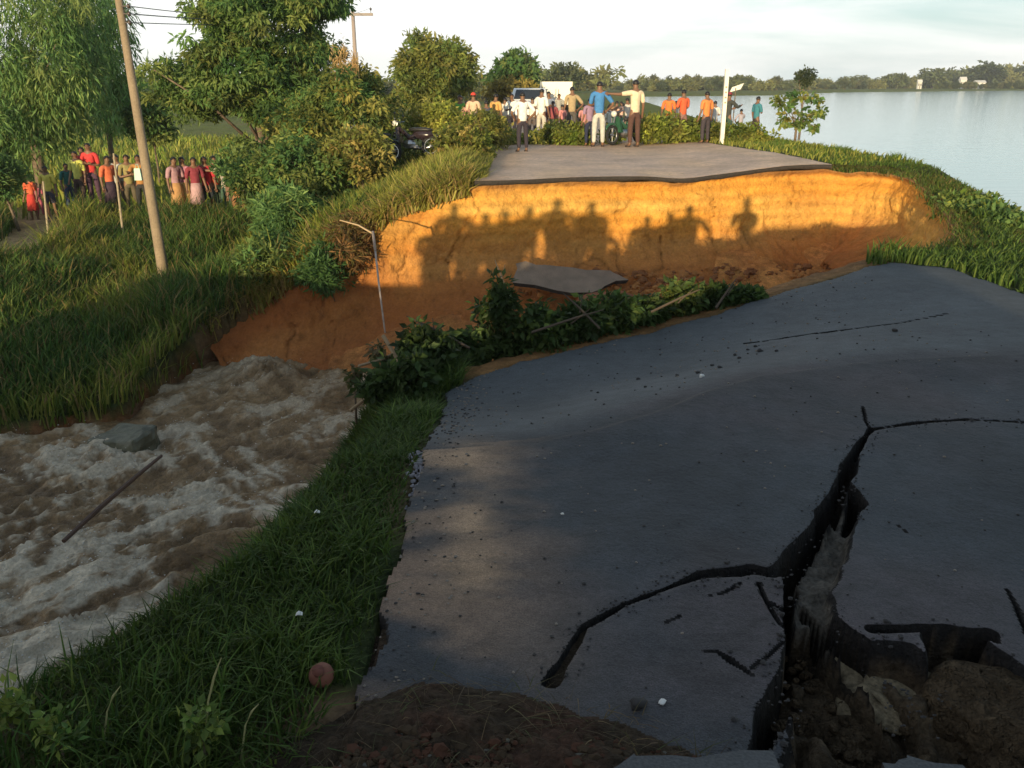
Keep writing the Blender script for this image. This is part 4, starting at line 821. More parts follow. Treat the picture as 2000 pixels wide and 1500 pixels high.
far_person(1000, 182, 27, 'man in white standing before the pickup bonnet', pi * .9, shirt=WHT, legs=(.3, .22, .2), poseL='down', poseR='fold', group=g1)
far_person(968, 182, 25.6, 'person in orange tan shirt with pale bag left of the pickup', -.6, shirt=(.62, .36, .12), legs=(.18, .14, .10), poseL='fold', poseR='down', group=g1)
far_person(950, 196, 24.8, 'person in dark blue top squeezed between red scarf and tan shirt', .4, shirt=(.06, .07, .12), legs=(.55, .22, .12), group=g1)
far_person(924, 180, 25.2, 'person with bright red headscarf and cream clothes at the left of the crowd', -.3, shirt=(.66, .48, .34), legs=(.60, .30, .24), poseL='down', poseR='fold', hat=(.70, .07, .05), group=g1)
far_person(898, 184, 27.5, 'figure in green and white leftmost of the crowd on the road', pi, shirt=(.12, .35, .06), legs=(.6, .6, .55), group=g1)
far_person(1190, 206, 25.6, 'child in white and blue between blue shirted man and motorcycle', .6, shirt=(.70, .72, .66), legs=(.12, .22, .16), shorts=True, poseR='fwd', group=g1)
far_person(1214, 212, 25.2, 'child in pale pink top sitting on the parked motorcycle', 1.2, zbase=.25, shirt=(.66, .42, .33), legs=(.12, .3, .2), shorts=True, poseR='fwd', poseL='fwd', group=g1)
far_person(1308, 180, 26.2, 'left one of two people in orange shirts behind the tall branch piles', -.4, shirt=ORG, legs=(.25, .2, .2), group=g1)
far_person(1337, 174, 25.8, 'right one of the orange shirted pair, slightly redder, arms folded', .5, shirt=(.75, .13, .05), legs=(.3, .16, .14), poseL='fold', poseR='fold', group=g1)
far_person(1383, 177, 24.2, 'man in plain orange shirt standing just left of the white post', .5, shirt=(.72, .24, .07), legs=(.05, .04, .05), poseL='down', poseR='down', group=g1)
far_person(1425, 179, 24.4, 'person with maroon cap and dark jacket holding something, right of white post', -.9, shirt=(.05, .055, .05), legs=(.04, .08, .06), poseL='fold', poseR='fwd', hat=(.22, .03, .05), sleeve=1.0, group=g1)
far_person(1481, 187, 25.0, 'person in blue and teal jersey at the lake end of the line', -1.2, shirt=(.05, .22, .28), legs=(.06, .05, .04), poseL='down', poseR='fold', group=g1)
for px, hy, Y, lab, sh_, lg_, kw in [(986, 190, 28.5, 'person in pale shirt just left of the white car', (.62, .58, .5), (.1, .1, .12), {}), (1040, 188, 27.6, 'person in white with dark hair between both white shirted men', (.7, .7, .66), (.12, .1, .1), {}), (1080, 196, 27.2, 'short person in maroon left of the khaki man', (.28, .07, .08), (.1, .1, .08), {}), (1132, 192, 28.4, 'person in dull green behind the khaki man', (.14, .2, .1), (.2, .16, .12), {}), (1141, 203, 26.0, 'child in rose top beside the navy trousers', (.55, .25, .25), (.2, .1, .1), {}), (1205, 196, 27.5, 'person in brown tee behind the child in white and blue', (.3, .18, .1), (.2, .2, .2), {}), (1228, 190, 27.0, 'person in light shirt leaning over the motorcycle', (.6, .55, .48), (.2, .15, .1), dict(lean=.2)), (1322, 196, 27.0, 'child in white between the two orange shirts', (.7, .66, .6), (.3, .1, .08), {}), (936, 202, 27.0, 'person in striped cream right behind the red headscarf', (.6, .5, .32), (.2, .2, .12), {}), (912, 195, 26.5, 'person in pink blouse left of the red headscarf', (.6, .3, .26), (.5, .4, .3), {}), (1398, 196, 26.5, 'small person in white tucked behind the white post', (.72, .7, .66), (.3, .3, .3), {}), (1448, 222, 25.6, 'child in grey lilac at the foot of the signboard', (.4, .38, .45), (.1, .1, .1), {})]:
    far_person(px, hy, Y, lab, .5 * sin(px), shirt=sh_, legs=lg_, poseL=('down', 'fold', 'hips')[px % 3], poseR=('fold', 'down', 'fwd')[px % 3], group=g1, **kw)
g2 = 'children and villagers on the left bank'
LP = [(52, 336, 24.0, 'child in orange red dress leftmost of the bank crowd', (.62, .12, .05), (.55, .05, .04), dict(skirt=True), 1.35), (68, 352, 24.8, 'small child in pink mostly hidden behind the orange red dress', (.45, .12, .16), (.4, .1, .14), {}, 1.1), (87, 328, 23.6, 'child in pale yellow shirt with dark shorts near a thin stake', YEL, (.05, .05, .08), dict(shorts=True), 1.35), (127, 325, 24.8, 'child in dark teal clothes between the two yellow shirts', (.02, .12, .11), (.03, .05, .12), {}, 1.25), (147, 311, 24.2, 'child in yellow green shirt with white hem beside the red shirts', (.55, .55, .12), (.05, .03, .03), {}, 1.35), (160, 307, 24.8, 'dark haired child in maroon peering past the yellow green shirt', (.25, .02, .03), (.06, .04, .06), dict(hair_long=True), 1.3), (172, 292, 24.4, 'taller child in bright red shirt, arms folded, left red one', (.60, .05, .05), (.08, .04, .07), dict(poseL='fold', poseR='fold'), 1.5), (203, 282, 24.2, 'child in orange red shirt and dark skirt, right of the bright red one', (.66, .16, .07), (.05, .03, .05), dict(skirt=True), 1.55), (222, 283, 24.8, 'person in pale grey shirt behind the second thin stake', (.45, .47, .45), (.2, .15, .1), {}, 1.5), (240, 272, 24.6, 'person in olive striped shirt left of the tall concrete pole', (.30, .26, .10), (.12, .10, .06), dict(poseL='hips', poseR='fold'), 1.6), (263, 268, 24.4, 'person in yellow trimmed dark top holding a pale green bag by the pole', (.42, .20, .06), (.03, .03, .03), dict(poseL='down', poseR='fwd'), 1.6),
      (331, 262, 24.0, 'woman in dusty mauve blouse right of the concrete pole, holding a dark bag', MAV, (.50, .28, .12), dict(poseL='fold', poseR='down', skirt=True, hair_long=True), 1.62), (349, 265, 24.3, 'girl in pink and mauve squeezed second in the right group', (.45, .20, .26), (.5, .35, .14), dict(skirt=True), 1.5), (371, 267, 24.2, 'girl in maroon top with pale pink skirt, third in the right group', (.25, .04, .06), (.50, .32, .34), dict(skirt=True, hair_long=True), 1.55), (394, 280, 24.6, 'child in crimson shirt and dark shorts, fourth in the right group', (.50, .03, .05), (.03, .04, .05), dict(shorts=True), 1.35), (413, 290, 24.8, 'small child in scarlet beside the crimson shirt', (.60, .08, .03), (.04, .07, .04), {}, 1.15), (432, 276, 24.4, 'child in white shirt raising an arm at the right end', (.70, .62, .50), (.06, .12, .08), dict(poseL='up', poseR='out'), 1.4), (450, 274, 23.9, 'child in bright orange top at the very right end of the bank group', (.72, .20, .03), (.08, .05, .03), dict(poseL='out'), 1.45), (459, 318, 22.8, 'little child in tan orange half hidden in the leaves below the rest', (.45, .22, .06), (.3, .15, .06), {}, 1.0)]
for i, (px, hy, Y, lab, sc, lc, kw, hh) in enumerate(LP):
    top = world(px, hy, Y); z = h1(top[0], Y); person(lab, (top[0], Y, max(top[2] - hh, z - .05) if abs(top[2] - hh - z) < .35 else z), (-.5, .3, -.2, .7)[i % 4] + pi + .3, h=float(np.clip(top[2] - z, .95, 1.7)), shirt=sc, legs=lc, group=g2, **kw)
# things carried
def box_thing(name, label, cat, c, d, m, rz=0, taper=1.0, group=None):
    o = MB(); o.box((0, 0, d[2] / 2), d, 0, 0, taper); q = o.build(name, m); q.location = c; q.rotation_euler[2] = rz; return tag(q, label, cat, group)
c = world(271, 352, 24.1); o = MB(); o.box((0, 0, .16), (.20, .07, .32), taper=.8); o.tube([(-.05, 0, .31), (-.03, 0, .42), (.03, 0, .42), (.05, 0, .31)], .008, 4); o = o.build('carrier_bag', M('bag_plastic', (.45, .70, .58), .5)); o.location = c; tag(o, 'pale mint green carrier bag held beside the concrete pole', 'bag')
# people on the near side behind the photographer: their shadows fall on the cut
g3 = 'onlookers standing behind the photographer'
SHD = [(868, 435, 'fold'), (898, 398, 'phone'), (928, 430, 'down'), (955, 415, 'down'), (990, 410, 'hips'), (1033, 402, 'down'), (1085, 389, 'fold'), (1102, 436, 'down'), (1125, 430, 'fold'), (1152, 394, 'hips'), (1170, 438, 'down'), (1262, 421, 'down'), (1288, 450, 'fold'), (1308, 416, 'fold'), (1345, 401, 'down'), (1012, 440, 'fold'), (880, 450, 'down')]
cols = [(.5, .1, .08), (.1, .2, .4), (.6, .55, .4), (.2, .3, .15), (.7, .7, .65), (.05, .05, .07)]
for i, (px, py, ps) in enumerate(SHD):
    w_ = world(px, py, 15.35 + .35 * sst(950, 1350, px)); hh = 1.50 + .16 * ((i * 7) % 5) / 5
    tc_ = [(t, w_ - SUNDIR * t) for t in np.linspace(15.5, 21, 56)]
    t, q = min(tc_, key=lambda u: abs(u[1][2] + .02 - hh - h1(u[1][0], u[1][1])) + .02 * abs(u[1][1] + 1.5)); hh = float(np.clip(q[2] + .02 - h1(q[0], q[1]), 1.4, 1.8))
    person('person on the near side whose shadow falls on the cut', (q[0], q[1], h1(q[0], q[1])), -.2 + .4 * ((i * 3) % 4) / 3 - .26, h=hh, shirt=cols[i % 6], legs=cols[(i + 3) % 6], poseL=ps, poseR='down' if i % 2 else 'hips', group=g3, build_=1.38)
w_ = world(1443, 362, 15.6); t = (1.74 - w_[2]) / -SUNDIR[2]; q = w_ - SUNDIR * t
person('photographer holding up a phone with both hands', (-.16, -.52, -.03), 0, h=1.74, shirt=(.25, .25, .28), legs=(.05, .05, .07), poseL='phone', poseR='phone')
o = MB(); o.box((0, 0, 0), (.075, .010, .145)); o = o.build('phone', M('phone_shell', (.02, .02, .022), .3)); o.location = (-.03, -.09, 1.6); tag(o, 'black phone held up by the photographer', 'phone')
bpy.data.scenes.remove(TMPSC)
# ---------------------------------------------------------------- poles and wires
def poles():
    # leaning concrete pole on the left bank
    bx, by = at(322, 545, -1.95); bz = h1(bx, by); root = empty('concrete_pole', (bx, by, bz), 'tall weathered concrete electricity pole on the left bank, nearest pole', 'electricity pole')
    top = world(232, 0, by + .35); top = top + (top - np.array([bx, by, bz])) * .42; t = top - np.array([bx, by, bz]); m = MB()
    n = 12; pts = [t * k / n + np.array([0, 0, -.3 if k == 0 else 0]) for k in range(n + 1)]; m.tube(pts, [.105 - .055 * k / n for k in range(n + 1)], 12); m.build('shaft', M_concrete, root, smooth=True)
    ins = M('insulator', (.06, .045, .04), .3); pos = []
    for k, py in enumerate((12, 27, 44)):
        c = world(251 + k, py, by + .3) - np.array([bx, by, bz]); q = MB(); q.ball(c, (.035, .035, .045), 8, 6); q.build('insulator', ins, root, smooth=True); pos.append(c + np.array([bx, by, bz]))
        q = MB(); q.tube([c, c + np.array([-.16, 0, 0])], .012, 6); q.build('bracket', M('iron', (.12, .10, .09), .6), root)
    # far pole with crossarm
    Y = 58; fx = world(691, 60, Y)[0]; fz = h1(fx, Y); tp = world(688, 20, Y); root2 = empty('crossarm_pole', (fx, Y, fz), 'distant slender pole with a horizontal crossarm standing above the trees', 'electricity pole'); H2 = tp[2] - fz
    m = MB(); m.tube([(0, 0, -.2), (0, 0, H2)], [.16, .11], 10); m.build('shaft', M('pale_pole', (.34, .28, .25), .9), root2, smooth=True)
    m = MB(); m.box((0, -.12, H2 - .25), (2.55, .12, .16)); m.build('crossarm', M('arm', (.30, .26, .24), .8), root2)
    ends = []
    for q_ in (-1.15, .0, 1.15):
        m = MB(); m.tube([(q_, -.12, H2 - .17), (q_, -.12, H2 + .0)], .02, 6); m.ball((q_, -.12, H2 + .06), (.07, .07, .09), 8, 6); m.build('insulator', ins, root2, smooth=True); ends.append(np.array([fx + q_, Y - .12, fz + H2 + .12]))
    wm = M('wire', (.10, .10, .10), .5)
    for k in range(3):
        a, b = pos[k], ends[k]; pts = [a + (b - a) * s - np.array([0, 0, 1.0 * 4 * s * (1 - s) * .35]) for s in np.linspace(0, 1, 24)]
        m = MB(); m.tube(pts, .009 if k != 1 else .011, 5); o = m.build('wire', wm); tag(o, ('highest', 'middle', 'lowest')[k] + ' of three thin wires running from the near pole to the crossarm pole', 'wire', 'overhead wires')
    # the line goes on above the first pole, towards the camera side
    # white marker post on the far road
    Y = 24.0; c = world(1410, 270, Y); z0 = h1(c[0], Y); tz = world(1411, 135, Y)[2]; root = empty('white_post', (c[0], Y, z0), 'tall white painted concrete post rising behind the branch barrier', 'post')
    m = MB(); m.box((0, 0, (tz - z0) / 2), (.10, .10, tz - z0)); m.build('shaft', M('white_paint', (.80, .78, .70), .7, n1=[(6, .08)]), root)
    for k in range(4):
        m = MB(); m.box((0, -.053, tz - z0 - .45 - .13 * k), (.05, .012, .04)); m.build('marking', M('post_marking', (.35, .30, .22), .8), root)
    Y = 25.4; c = world(1437, 172, Y); z0 = h1(c[0], Y); root = empty('signboard', (c[0], Y, z0), 'small tilted white board on a stick beside the maroon capped person', 'signboard'); m = MB(); m.tube([(0, 0, 0), (0, 0, c[2] - z0)], .015, 6); m.build('stick', M_bark, root)
    m = MB(); m.add([(-.16, 0, c[2] - z0 - .11), (.14, 0, c[2] - z0 - .03), (.22, 0, c[2] - z0 + .13), (-.10, 0, c[2] - z0 + .02), (-.16, .02, c[2] - z0 - .11), (.14, .02, c[2] - z0 - .03), (.22, .02, c[2] - z0 + .13), (-.10, .02, c[2] - z0 + .02)], [(0, 1, 2, 3), (7, 6, 5, 4), (0, 4, 5, 1), (1, 5, 6, 2), (2, 6, 7, 3), (3, 7, 4, 0)]); m.build('board', M('white_board', (.78, .76, .66), .7), root)
    # thin stakes in front of the left crowd
    for px, y0, y1, Y, lab in [(84, 355, 432, 20.5, 'short thin stake in front of the yellow shirted child'), (228, 300, 408, 20.2, 'pale thin stake leaning beside the orange red shirted child')]:
        b = world(px + 4, y1, Y); zb = h1(b[0], Y); t = world(px - (10 if px > 100 else 4), y0, Y); m = MB(); m.tube([(0, 0, -.1), (t[0] - b[0], .1, t[2] - zb)], [.03, .02], 7); o = m.build('stake', M('stake_wood', (.36, .30, .20), .9, n1=[(20, .2)])); o.location = (b[0], Y, zb); tag(o, lab, 'stake', 'stakes on the left bank')
    # snapped marker stake in the washout
    root = empty('broken_marker', tuple(world(752, 650, 11.5)), 'snapped thin white marker stake hanging over the red earth slope', 'stake'); b = np.array(root.location)
    m = MB(); m.tube([(0, 0, 0), world(740, 555, 12.0) - b, world(733, 490, 12.4) - b], [.012, .014, .015], 7); m.build('lower_rod', M('pale_rod', (.38, .31, .26), .7, n1=[(8, .3)]), root, smooth=True)
    m = MB(); m.tube([world(733, 490, 12.4) - b, world(728, 452, 12.6) - b], [.022, .02], 7); m.build('socket', M('pale_sleeve', (.36, .28, .22), .8), root, smooth=True)
    m = MB(); m.tube([world(726, 455, 12.6) - b, world(700, 440, 12.9) - b, world(664, 430, 13.2) - b], [.014, .012, .008], 6); m.build('bent_tip', M('dry_tip', (.5, .36, .2), .8), root)
poles()

# ---------------------------------------------------------------- vehicles
def torus(m, c, R, r, axis='x', nu=20, nv=6, mi=0):
    v, f = [], []
    for i in range(nu):
        a = 2 * pi * i / nu
        for j in range(nv):
            b = 2 * pi * j / nv; rr = R + r * cos(b); p = (r * sin(b), rr * cos(a), rr * sin(a)); v.append((c[0] + p[0], c[1] + p[1], c[2] + p[2]))
    for i in range(nu):
        for j in range(nv): f.append((i * nv + j, ((i + 1) % nu) * nv + j, ((i + 1) % nu) * nv + (j + 1) % nv, i * nv + (j + 1) % nv))
    m.add(v, f, mi)
M_tyre = M('tyre', (.018, .018, .018), .85); M_metal = mat('metal', (.45, .45, .46), .3, metal=1.0); M_glass = mat('dark_glass', (.025, .03, .035), .08); M_dark = M('dark_plastic', (.02, .02, .022), .45); M_seat = M('seat_vinyl', (.02, .02, .02), .5)
def motorbike(label, loc, rz, paint, lean=0.0, scale=1.0, group='motorcycles by the far road'):
    root = empty('motorcycle', loc, label, 'motorcycle', group, rz); root.rotation_euler = (0, lean, rz); root.scale = (scale,) * 3; P_ = mat('bike_paint', paint, .25)
    for y in (-.62, .62):
        t = MB(); torus(t, (0, y, .29), .25, .045); t = t.build('tyre', M_tyre, root, smooth=True); r_ = MB(); torus(r_, (0, y, .29), .20, .014); r_.tube([(-.05, y, .29), (.05, y, .29)], .035, 8)
        for k in range(8): r_.tube([(0, y, .29), (0, y + .2 * cos(k * pi / 4), .29 + .2 * sin(k * pi / 4))], .006, 4)
        r_.build('rim', M_metal, t)
        q = MB(); q.tube([(0, y + .33 * cos(a), .29 + .33 * sin(a)) for a in np.linspace(.5, 2.4, 8)], [.04] * 8, 6); q.build('mudguard', P_, root, smooth=True)
    q = MB(); q.tube([(0, .42, .80), (0, .05, .50), (0, -.35, .62), (0, -.62, .66)], [.05, .08, .09, .06], 8); q.ball((0, -.35, .60), (.11, .33, .13), 10, 8); q.build('body', P_, root, smooth=True)
    q = MB(); q.add([(-.17, .40, .36), (.17, .40, .36), (.14, .46, .80), (-.14, .46, .80), (-.15, .28, .36), (.15, .28, .36), (.10, .36, .78), (-.10, .36, .78)], [(0, 3, 2, 1), (4, 5, 6, 7), (0, 1, 5, 4), (2, 3, 7, 6), (1, 2, 6, 5), (0, 4, 7, 3)]); q.build('leg_shield', P_, root)
    q = MB(); q.ball((0, .05, .33), (.12, .20, .14), 10, 8); q.box((0, -.05, .26), (.18, .40, .08)); q.build('engine', M_metal, root, smooth=False)
    q = MB(); q.ball((0, -.28, .74), (.12, .40, .07), 10, 6); q.build('seat', M_seat, root, smooth=True)
    q = MB(); q.tube([(0, .62, .29), (0, .46, .92)], .028, 8); q.tube([(-.32, .40, 1.0), (-.12, .46, .95), (.12, .46, .95), (.32, .40, 1.0)], .015, 6); q.build('handlebar', M_metal, root)
    q = MB(); q.ball((0, .54, .90), (.10, .08, .09), 10, 8); q.build('headlight', mat('lens', (.7, .7, .65), .1), root, smooth=True)
    for s in (-1, 1): q = MB(); q.tube([(s * .2, .43, .97), (s * .27, .42, 1.12)], .007, 4); q.ball((s * .28, .42, 1.15), (.06, .015, .04), 8, 6); q.build('mirror', M_dark, root)
    q = MB(); q.tube([(.14, .0, .22), (.14, -.35, .24), (.14, -.80, .34)], [.03, .045, .04], 8); q.build('exhaust', M_metal, root, smooth=True)
    return root
c = world(802, 296, 20.3); z = h1(c[0], 20.3); motorbike('black and red motorcycle standing tilted in the grass left of the far road', (c[0], 20.3, max(z, c[2] - .1)), 1.25, (.03, .02, .025), .18, .80)
c = world(722, 305, 19.6); z = h1(c[0], 19.6); motorbike('dark motorcycle half swallowed by the olive shrubs, only wheel and tail showing', (c[0], 19.6, max(z, c[2] - .15)), 1.9, (.02, .03, .025), .1, .80)
c = world(1222, 283, 24.4); motorbike('dark green motorcycle parked beside the man in cream shirt', (c[0], 24.4, .03), 2.3, (.03, .10, .06), .05, .9)
def pickup():
    Y = 40.0; b = world(1034, 240, Y); root = empty('parked_car', (b[0], Y, .02), 'white car facing the crowd, its dark windscreen showing between heads', 'car'); root.scale = (.95, 1, .80); root.rotation_euler[2] = pi - .05; Wp = mat('white_car_paint', (.78, .79, .78), .3)
    # forward is +y of the truck
    def loft(prof, name, m, wid=lambda z: .86, par=None, bev=.0):
        q = MB(); n = len(prof); v = [(-wid(z), y, z) for y, z in prof] + [(wid(z), y, z) for y, z in prof]
        q.add(v, [tuple(range(n)), tuple(range(2 * n - 1, n - 1, -1))] + [(i, i + n, (i + 1) % n + n, (i + 1) % n) for i in range(n)]); return q.build(name, m, par or root)
    loft([(2.45, .42), (2.50, .70), (2.42, .98), (2.2, 1.04), (1.2, 1.12), (.9, 1.14), (-.9, 1.12), (-2.5, 1.10), (-2.55, .5), (-2.4, .42)], 'body', Wp)
    cab = loft([(1.05, 1.13), (.35, 1.70), (.1, 1.76), (-.75, 1.74), (-.95, 1.13)], 'cab', Wp, lambda z: .86 - .22 * (z - 1.13))
    q = MB(); q.add([(-.70, .985, 1.20), (.70, .985, 1.20), (.60, .40, 1.675), (-.60, .40, 1.675), (-.70, 1.0, 1.205), (.70, 1.0, 1.205), (.60, .415, 1.685), (-.60, .415, 1.685)], [(4, 5, 6, 7), (0, 3, 2, 1), (0, 1, 5, 4), (2, 3, 7, 6), (1, 2, 6, 5), (3, 0, 4, 7)]); q.build('windscreen', M_glass, root)
    for s in (-1, 1):
        q = MB(); q.box((s * .845, 0, 1.40), (.03, .9, .36), 0, 0, .9); q.build('side_window', M_glass, root)
        q = MB(); q.box((s * .66, 2.49, .86), (.30, .06, .17)); q.build('headlight', mat('lamp_glass', (.75, .76, .74), .1), root)
        q = MB(); q.box((s * 1.0, .78, 1.22), (.20, .08, .16)); q.build('mirror', M_dark, root)
        for y in (1.55, -1.45):
            t = MB(); torus(t, (s * .80, y, .36), .27, .10); t = t.build('tyre', M_tyre, root, smooth=True); t2 = MB(); t2.tube([(s * .74, y, .36), (s * .88, y, .36)], .20, 12); t2.build('rim', M_metal, t)
    q = MB(); q.box((0, 2.50, .83), (.92, .05, .20)); [q.box((0, 2.53, .76 + .05 * k), (.88, .02, .015)) for k in range(4)]; q.build('grille', M_dark, root)
    q = MB(); q.box((0, 2.54, .55), (1.74, .12, .18)); q.build('bumper', Wp, root)
    q = MB(); q.box((0, 2.61, .56), (.42, .015, .12)); q.build('number_plate', M('plate', (.75, .72, .6), .5), root)
    # box van parked farther back
    Y = 52.0; b = world(1087, 235, Y); root = empty('box_van', (b[0], Y, .02), 'tall white box van parked behind the crowd, its plain rear doors showing', 'van'); Wv = mat('cream_van_paint', (.80, .79, .70), .4)
    tz = world(1087, 160, Y)[2]
    q = MB(); q.box((0, 1.6, tz / 2 + .22), (1.75, 3.4, tz - .45)); q.build('cargo_box', Wv, root)
    for s in (-1, 1):
        q = MB(); q.box((s * .43, -.115, tz / 2 + .22), (.80, .03, tz - .62)); dd = q.build('rear_door', Wv, root)
        q = MB(); q.tube([(s * .08, -.15, .6), (s * .08, -.15, tz - .4)], .015, 6); q.build('handle', M_metal, dd)
        q = MB(); q.box((s * .74, -.13, .52), (.16, .04, .12)); q.build('tail_light', M('red_lens', (.5, .03, .02), .3), root)
        for y in (.7, 3.9): t = MB(); torus(t, (s * .70, y, .36), .26, .10); t.build('tyre', M_tyre, root, smooth=True)
    q = MB(); q.box((0, 4.1, .95), (1.65, 1.6, 1.1), 0, 0, .9); q.build('driver_cab', Wv, root)
pickup()

# ---------------------------------------------------------------- far shore: tree line, houses
def far_shore():
    r = np.random.default_rng(8); protos = []
    for k, (cols, rx, rz) in enumerate([([(.12, .15, .06), (.08, .11, .05), (.16, .18, .07)], 5, 3.2), ([(.085, .11, .055), (.06, .085, .045)], 3.2, 4.2), ([(.18, .20, .07), (.22, .22, .08)], 6, 2.4), ([(.11, .13, .06), (.16, .16, .07)], 2.2, 4.0)]):
        blobs = [((0, 0, rz * 1.05), (rx, rx * .8, rz * .85), 46, 24, 1.0), ((rx * .4, 0, rz * .7), (rx * .6, rx * .6, rz * .6), 20, 20, .9)]
        o = make_plant('far_tree', 'x', 'tree', (0, 0, 0), blobs, cols, (1.0, .55), 'tree line along the far lake shore', .3, .1, rng=r, nlimb=3, flat=.7); protos.append(o)
    used = [False] * 4; n = 0
    def put(k, x, y, s, lab, grp=None):
        o = protos[k]; z = float(H(np.array([x]), np.array([y]))[0])
        s = s if hasattr(s, '__len__') else (s,) * 3
        if not used[k]: used[k] = True; o.location = (x, y, z); o.rotation_euler[2] = r.uniform(0, 6); o.scale = s; o['label'] = lab
        else:
            o = copy_thing(o, (x, y, z), r.uniform(0, 6), lab, s)
        if grp: o['group'] = grp
    labs = ['ordinary low olive tree merging into the tree line along the far lake shore', 'dark upright tree merging into the tree line along the far lake shore', 'broad pale olive thicket in the tree line along the far lake shore', 'narrow grey green tree merging into the tree line on the far shore']
    for px in np.arange(1150, 2080, 12.5):
        for rep_ in range(2):
            pj = px + r.uniform(-8, 8); Y = np.interp(pj, [1150, 1260, 1500, 1700, 2000], [330, 260, 300, 430, 500]) * r.uniform(.95, 1.2); x = (pj - 1000) / FPX * Y * 1.02
            toppx = np.interp(pj, [1150, 1260, 1350, 1560, 1700, 1860, 2000], [170, 152, 152, 156, 150, 136, 140]) + r.uniform(-3, 9); hh = (164.5 - toppx) / FPX * Y * 1.06 + 2.0
            k = int(r.integers(0, 4)); s = hh / (2 * [3.2, 4.2, 2.4, 4.0][k]) * 1.05; put(k, x, Y, (s * r.uniform(.9, 1.3), s, s), labs[k])
    for pj, top, lab in [(1855, 118, 'tallest dark domed tree on the far shore skyline'), (1760, 130, 'dark dense tree left of the white far shore houses'), (1968, 126, 'pointed dark tree near the right edge of the far shore')]:
        Y = 430; hh = ((164.5 - top) / FPX * Y * 1.06 + 2) * .80; put(1 if pj != 1760 else 0, (pj - 1000) / FPX * Y * 1.02, Y, (hh / 8.0 * (1.5 if pj != 1968 else .8),) * 2 + (hh / (8.4 if pj != 1760 else 6.4),), lab)
    # distant trees left and behind the road
    for px in np.arange(-80, 1150, 38):
        pj = px + r.uniform(-12, 12); Y = r.uniform(150, 260); top = r.uniform(138, 158); hh = (164.5 - top) / FPX * Y * 1.06 + 3.3; k = int(r.integers(0, 4)); s = hh / (2 * [3.2, 4.2, 2.4, 4.0][k]); put(k, (pj - 1000) / FPX * Y * 1.02, Y, (s * 1.4, s, s), 'hazy background tree beyond the fields left of the road', 'background trees beyond the fields')
    for pj in np.arange(1760, 2010, 9): k = int(r.integers(0, 4)); hh = r.uniform(2.0, 3.3); put(k, (pj + r.uniform(-4, 4) - 1000) / FPX * 378 * 1.02, 378 - abs(pj - 1880) * .03 + r.uniform(-4, 3), hh / (2 * [3.2, 4.2, 2.4, 4.0][k]) * 1.05 * (1 if True else 0), 'low waterside bush in front of the far shore houses')
    for pj, py, w, Y, lab, wc in [(1882, 143, 13, 395, 'left small white walled house among trees on the far shore', (.7, .7, .66)), (1914, 152, 20, 385, 'longer bright white house, right one on the far shore', (.8, .78, .74)), (1797, 150, 9, 380, 'tiny pale hut left of both white houses across the lake', (.6, .6, .56))]:
        c = world(pj, py + 5, Y); s = Y / FPX; z0 = c[2]; ww = w * s; z0 = -.4; top = world(pj, py - 1, Y)[2]; hh = max(top - z0, 2.0) * .62; ww *= .6
        root = empty('house', (c[0], Y, z0), lab, 'house'); q = MB(); q.box((0, 0, hh * .45), (ww * 1.4, ww, hh * .9)); wl = q.build('wall', M('lime_wall', wc, .9), root)
        q = MB(); a = ww * .8; b = ww * .62; q.add([(-a, -b, hh * .88), (a, -b, hh * .88), (a, b, hh * .88), (-a, b, hh * .88), (-a, 0, hh * 1.2), (a, 0, hh * 1.2)], [(0, 1, 5, 4), (2, 3, 4, 5), (0, 4, 3), (1, 2, 5), (3, 2, 1, 0)]); q.build('roof', M('tin_roof', (.62, .62, .6), .5), root)
        for k in (-1, 1): q = MB(); q.box((k * ww * .4, -ww * .5 - .03, hh * .55), (ww * .2, .08, hh * .3)); q.build('window', M_glass, root)
        q = MB(); q.box((0, -ww * .5 - .03, hh * .35), (ww * .2, .08, hh * .6)); q.build('door', M_bark, root)
far_shore()

# ---------------------------------------------------------------- washout debris and near side details
def rock(name, label, cat, c, size, m, rz=0, seed=0, flat=1.0, tilt=(0, 0), group=None, rough=.18, nu=20, nv=14):
    q = MB(); q.ball((0, 0, 0), size, nu, nv, noise=rough, seed=seed); q.v = [(x, y, max(min(z, size[2] * flat), -size[2] * .9)) for x, y, z in q.v]
    o = q.build(name, m, smooth=True); o.location = c; o.rotation_euler = (tilt[0], tilt[1], rz); return tag(o, label, cat, group)
def slab(name, label, cat, outline, thick, c, rot, m_top, m_side, group=None, jit=.0):
    q = MB(); n = len(outline); v = [(x, y, thick / 2) for x, y in outline] + [(x * .96, y * .96, -thick / 2) for x, y in outline]
    q.add(v, [tuple(range(n))], 0); q.add(v, [tuple(range(2 * n - 1, n - 1, -1))] + [(i + n, (i + 1) % n + n, (i + 1) % n, i) for i in range(n)], 1); o = q.build(name, [m_top, m_side]); o.location = c; o.rotation_euler = rot; return tag(o, label, cat, group)
def rough_outline(pts, r, j=.03, sub=4):
    o = []; n = len(pts)
    for i in range(n):
        a = np.array(pts[i]); b = np.array(pts[(i + 1) % n])
        for k in range(sub): p = a + (b - a) * k / sub; o.append(tuple(p + r.normal(0, j, 2) * (1 if k else .5)))
    return o
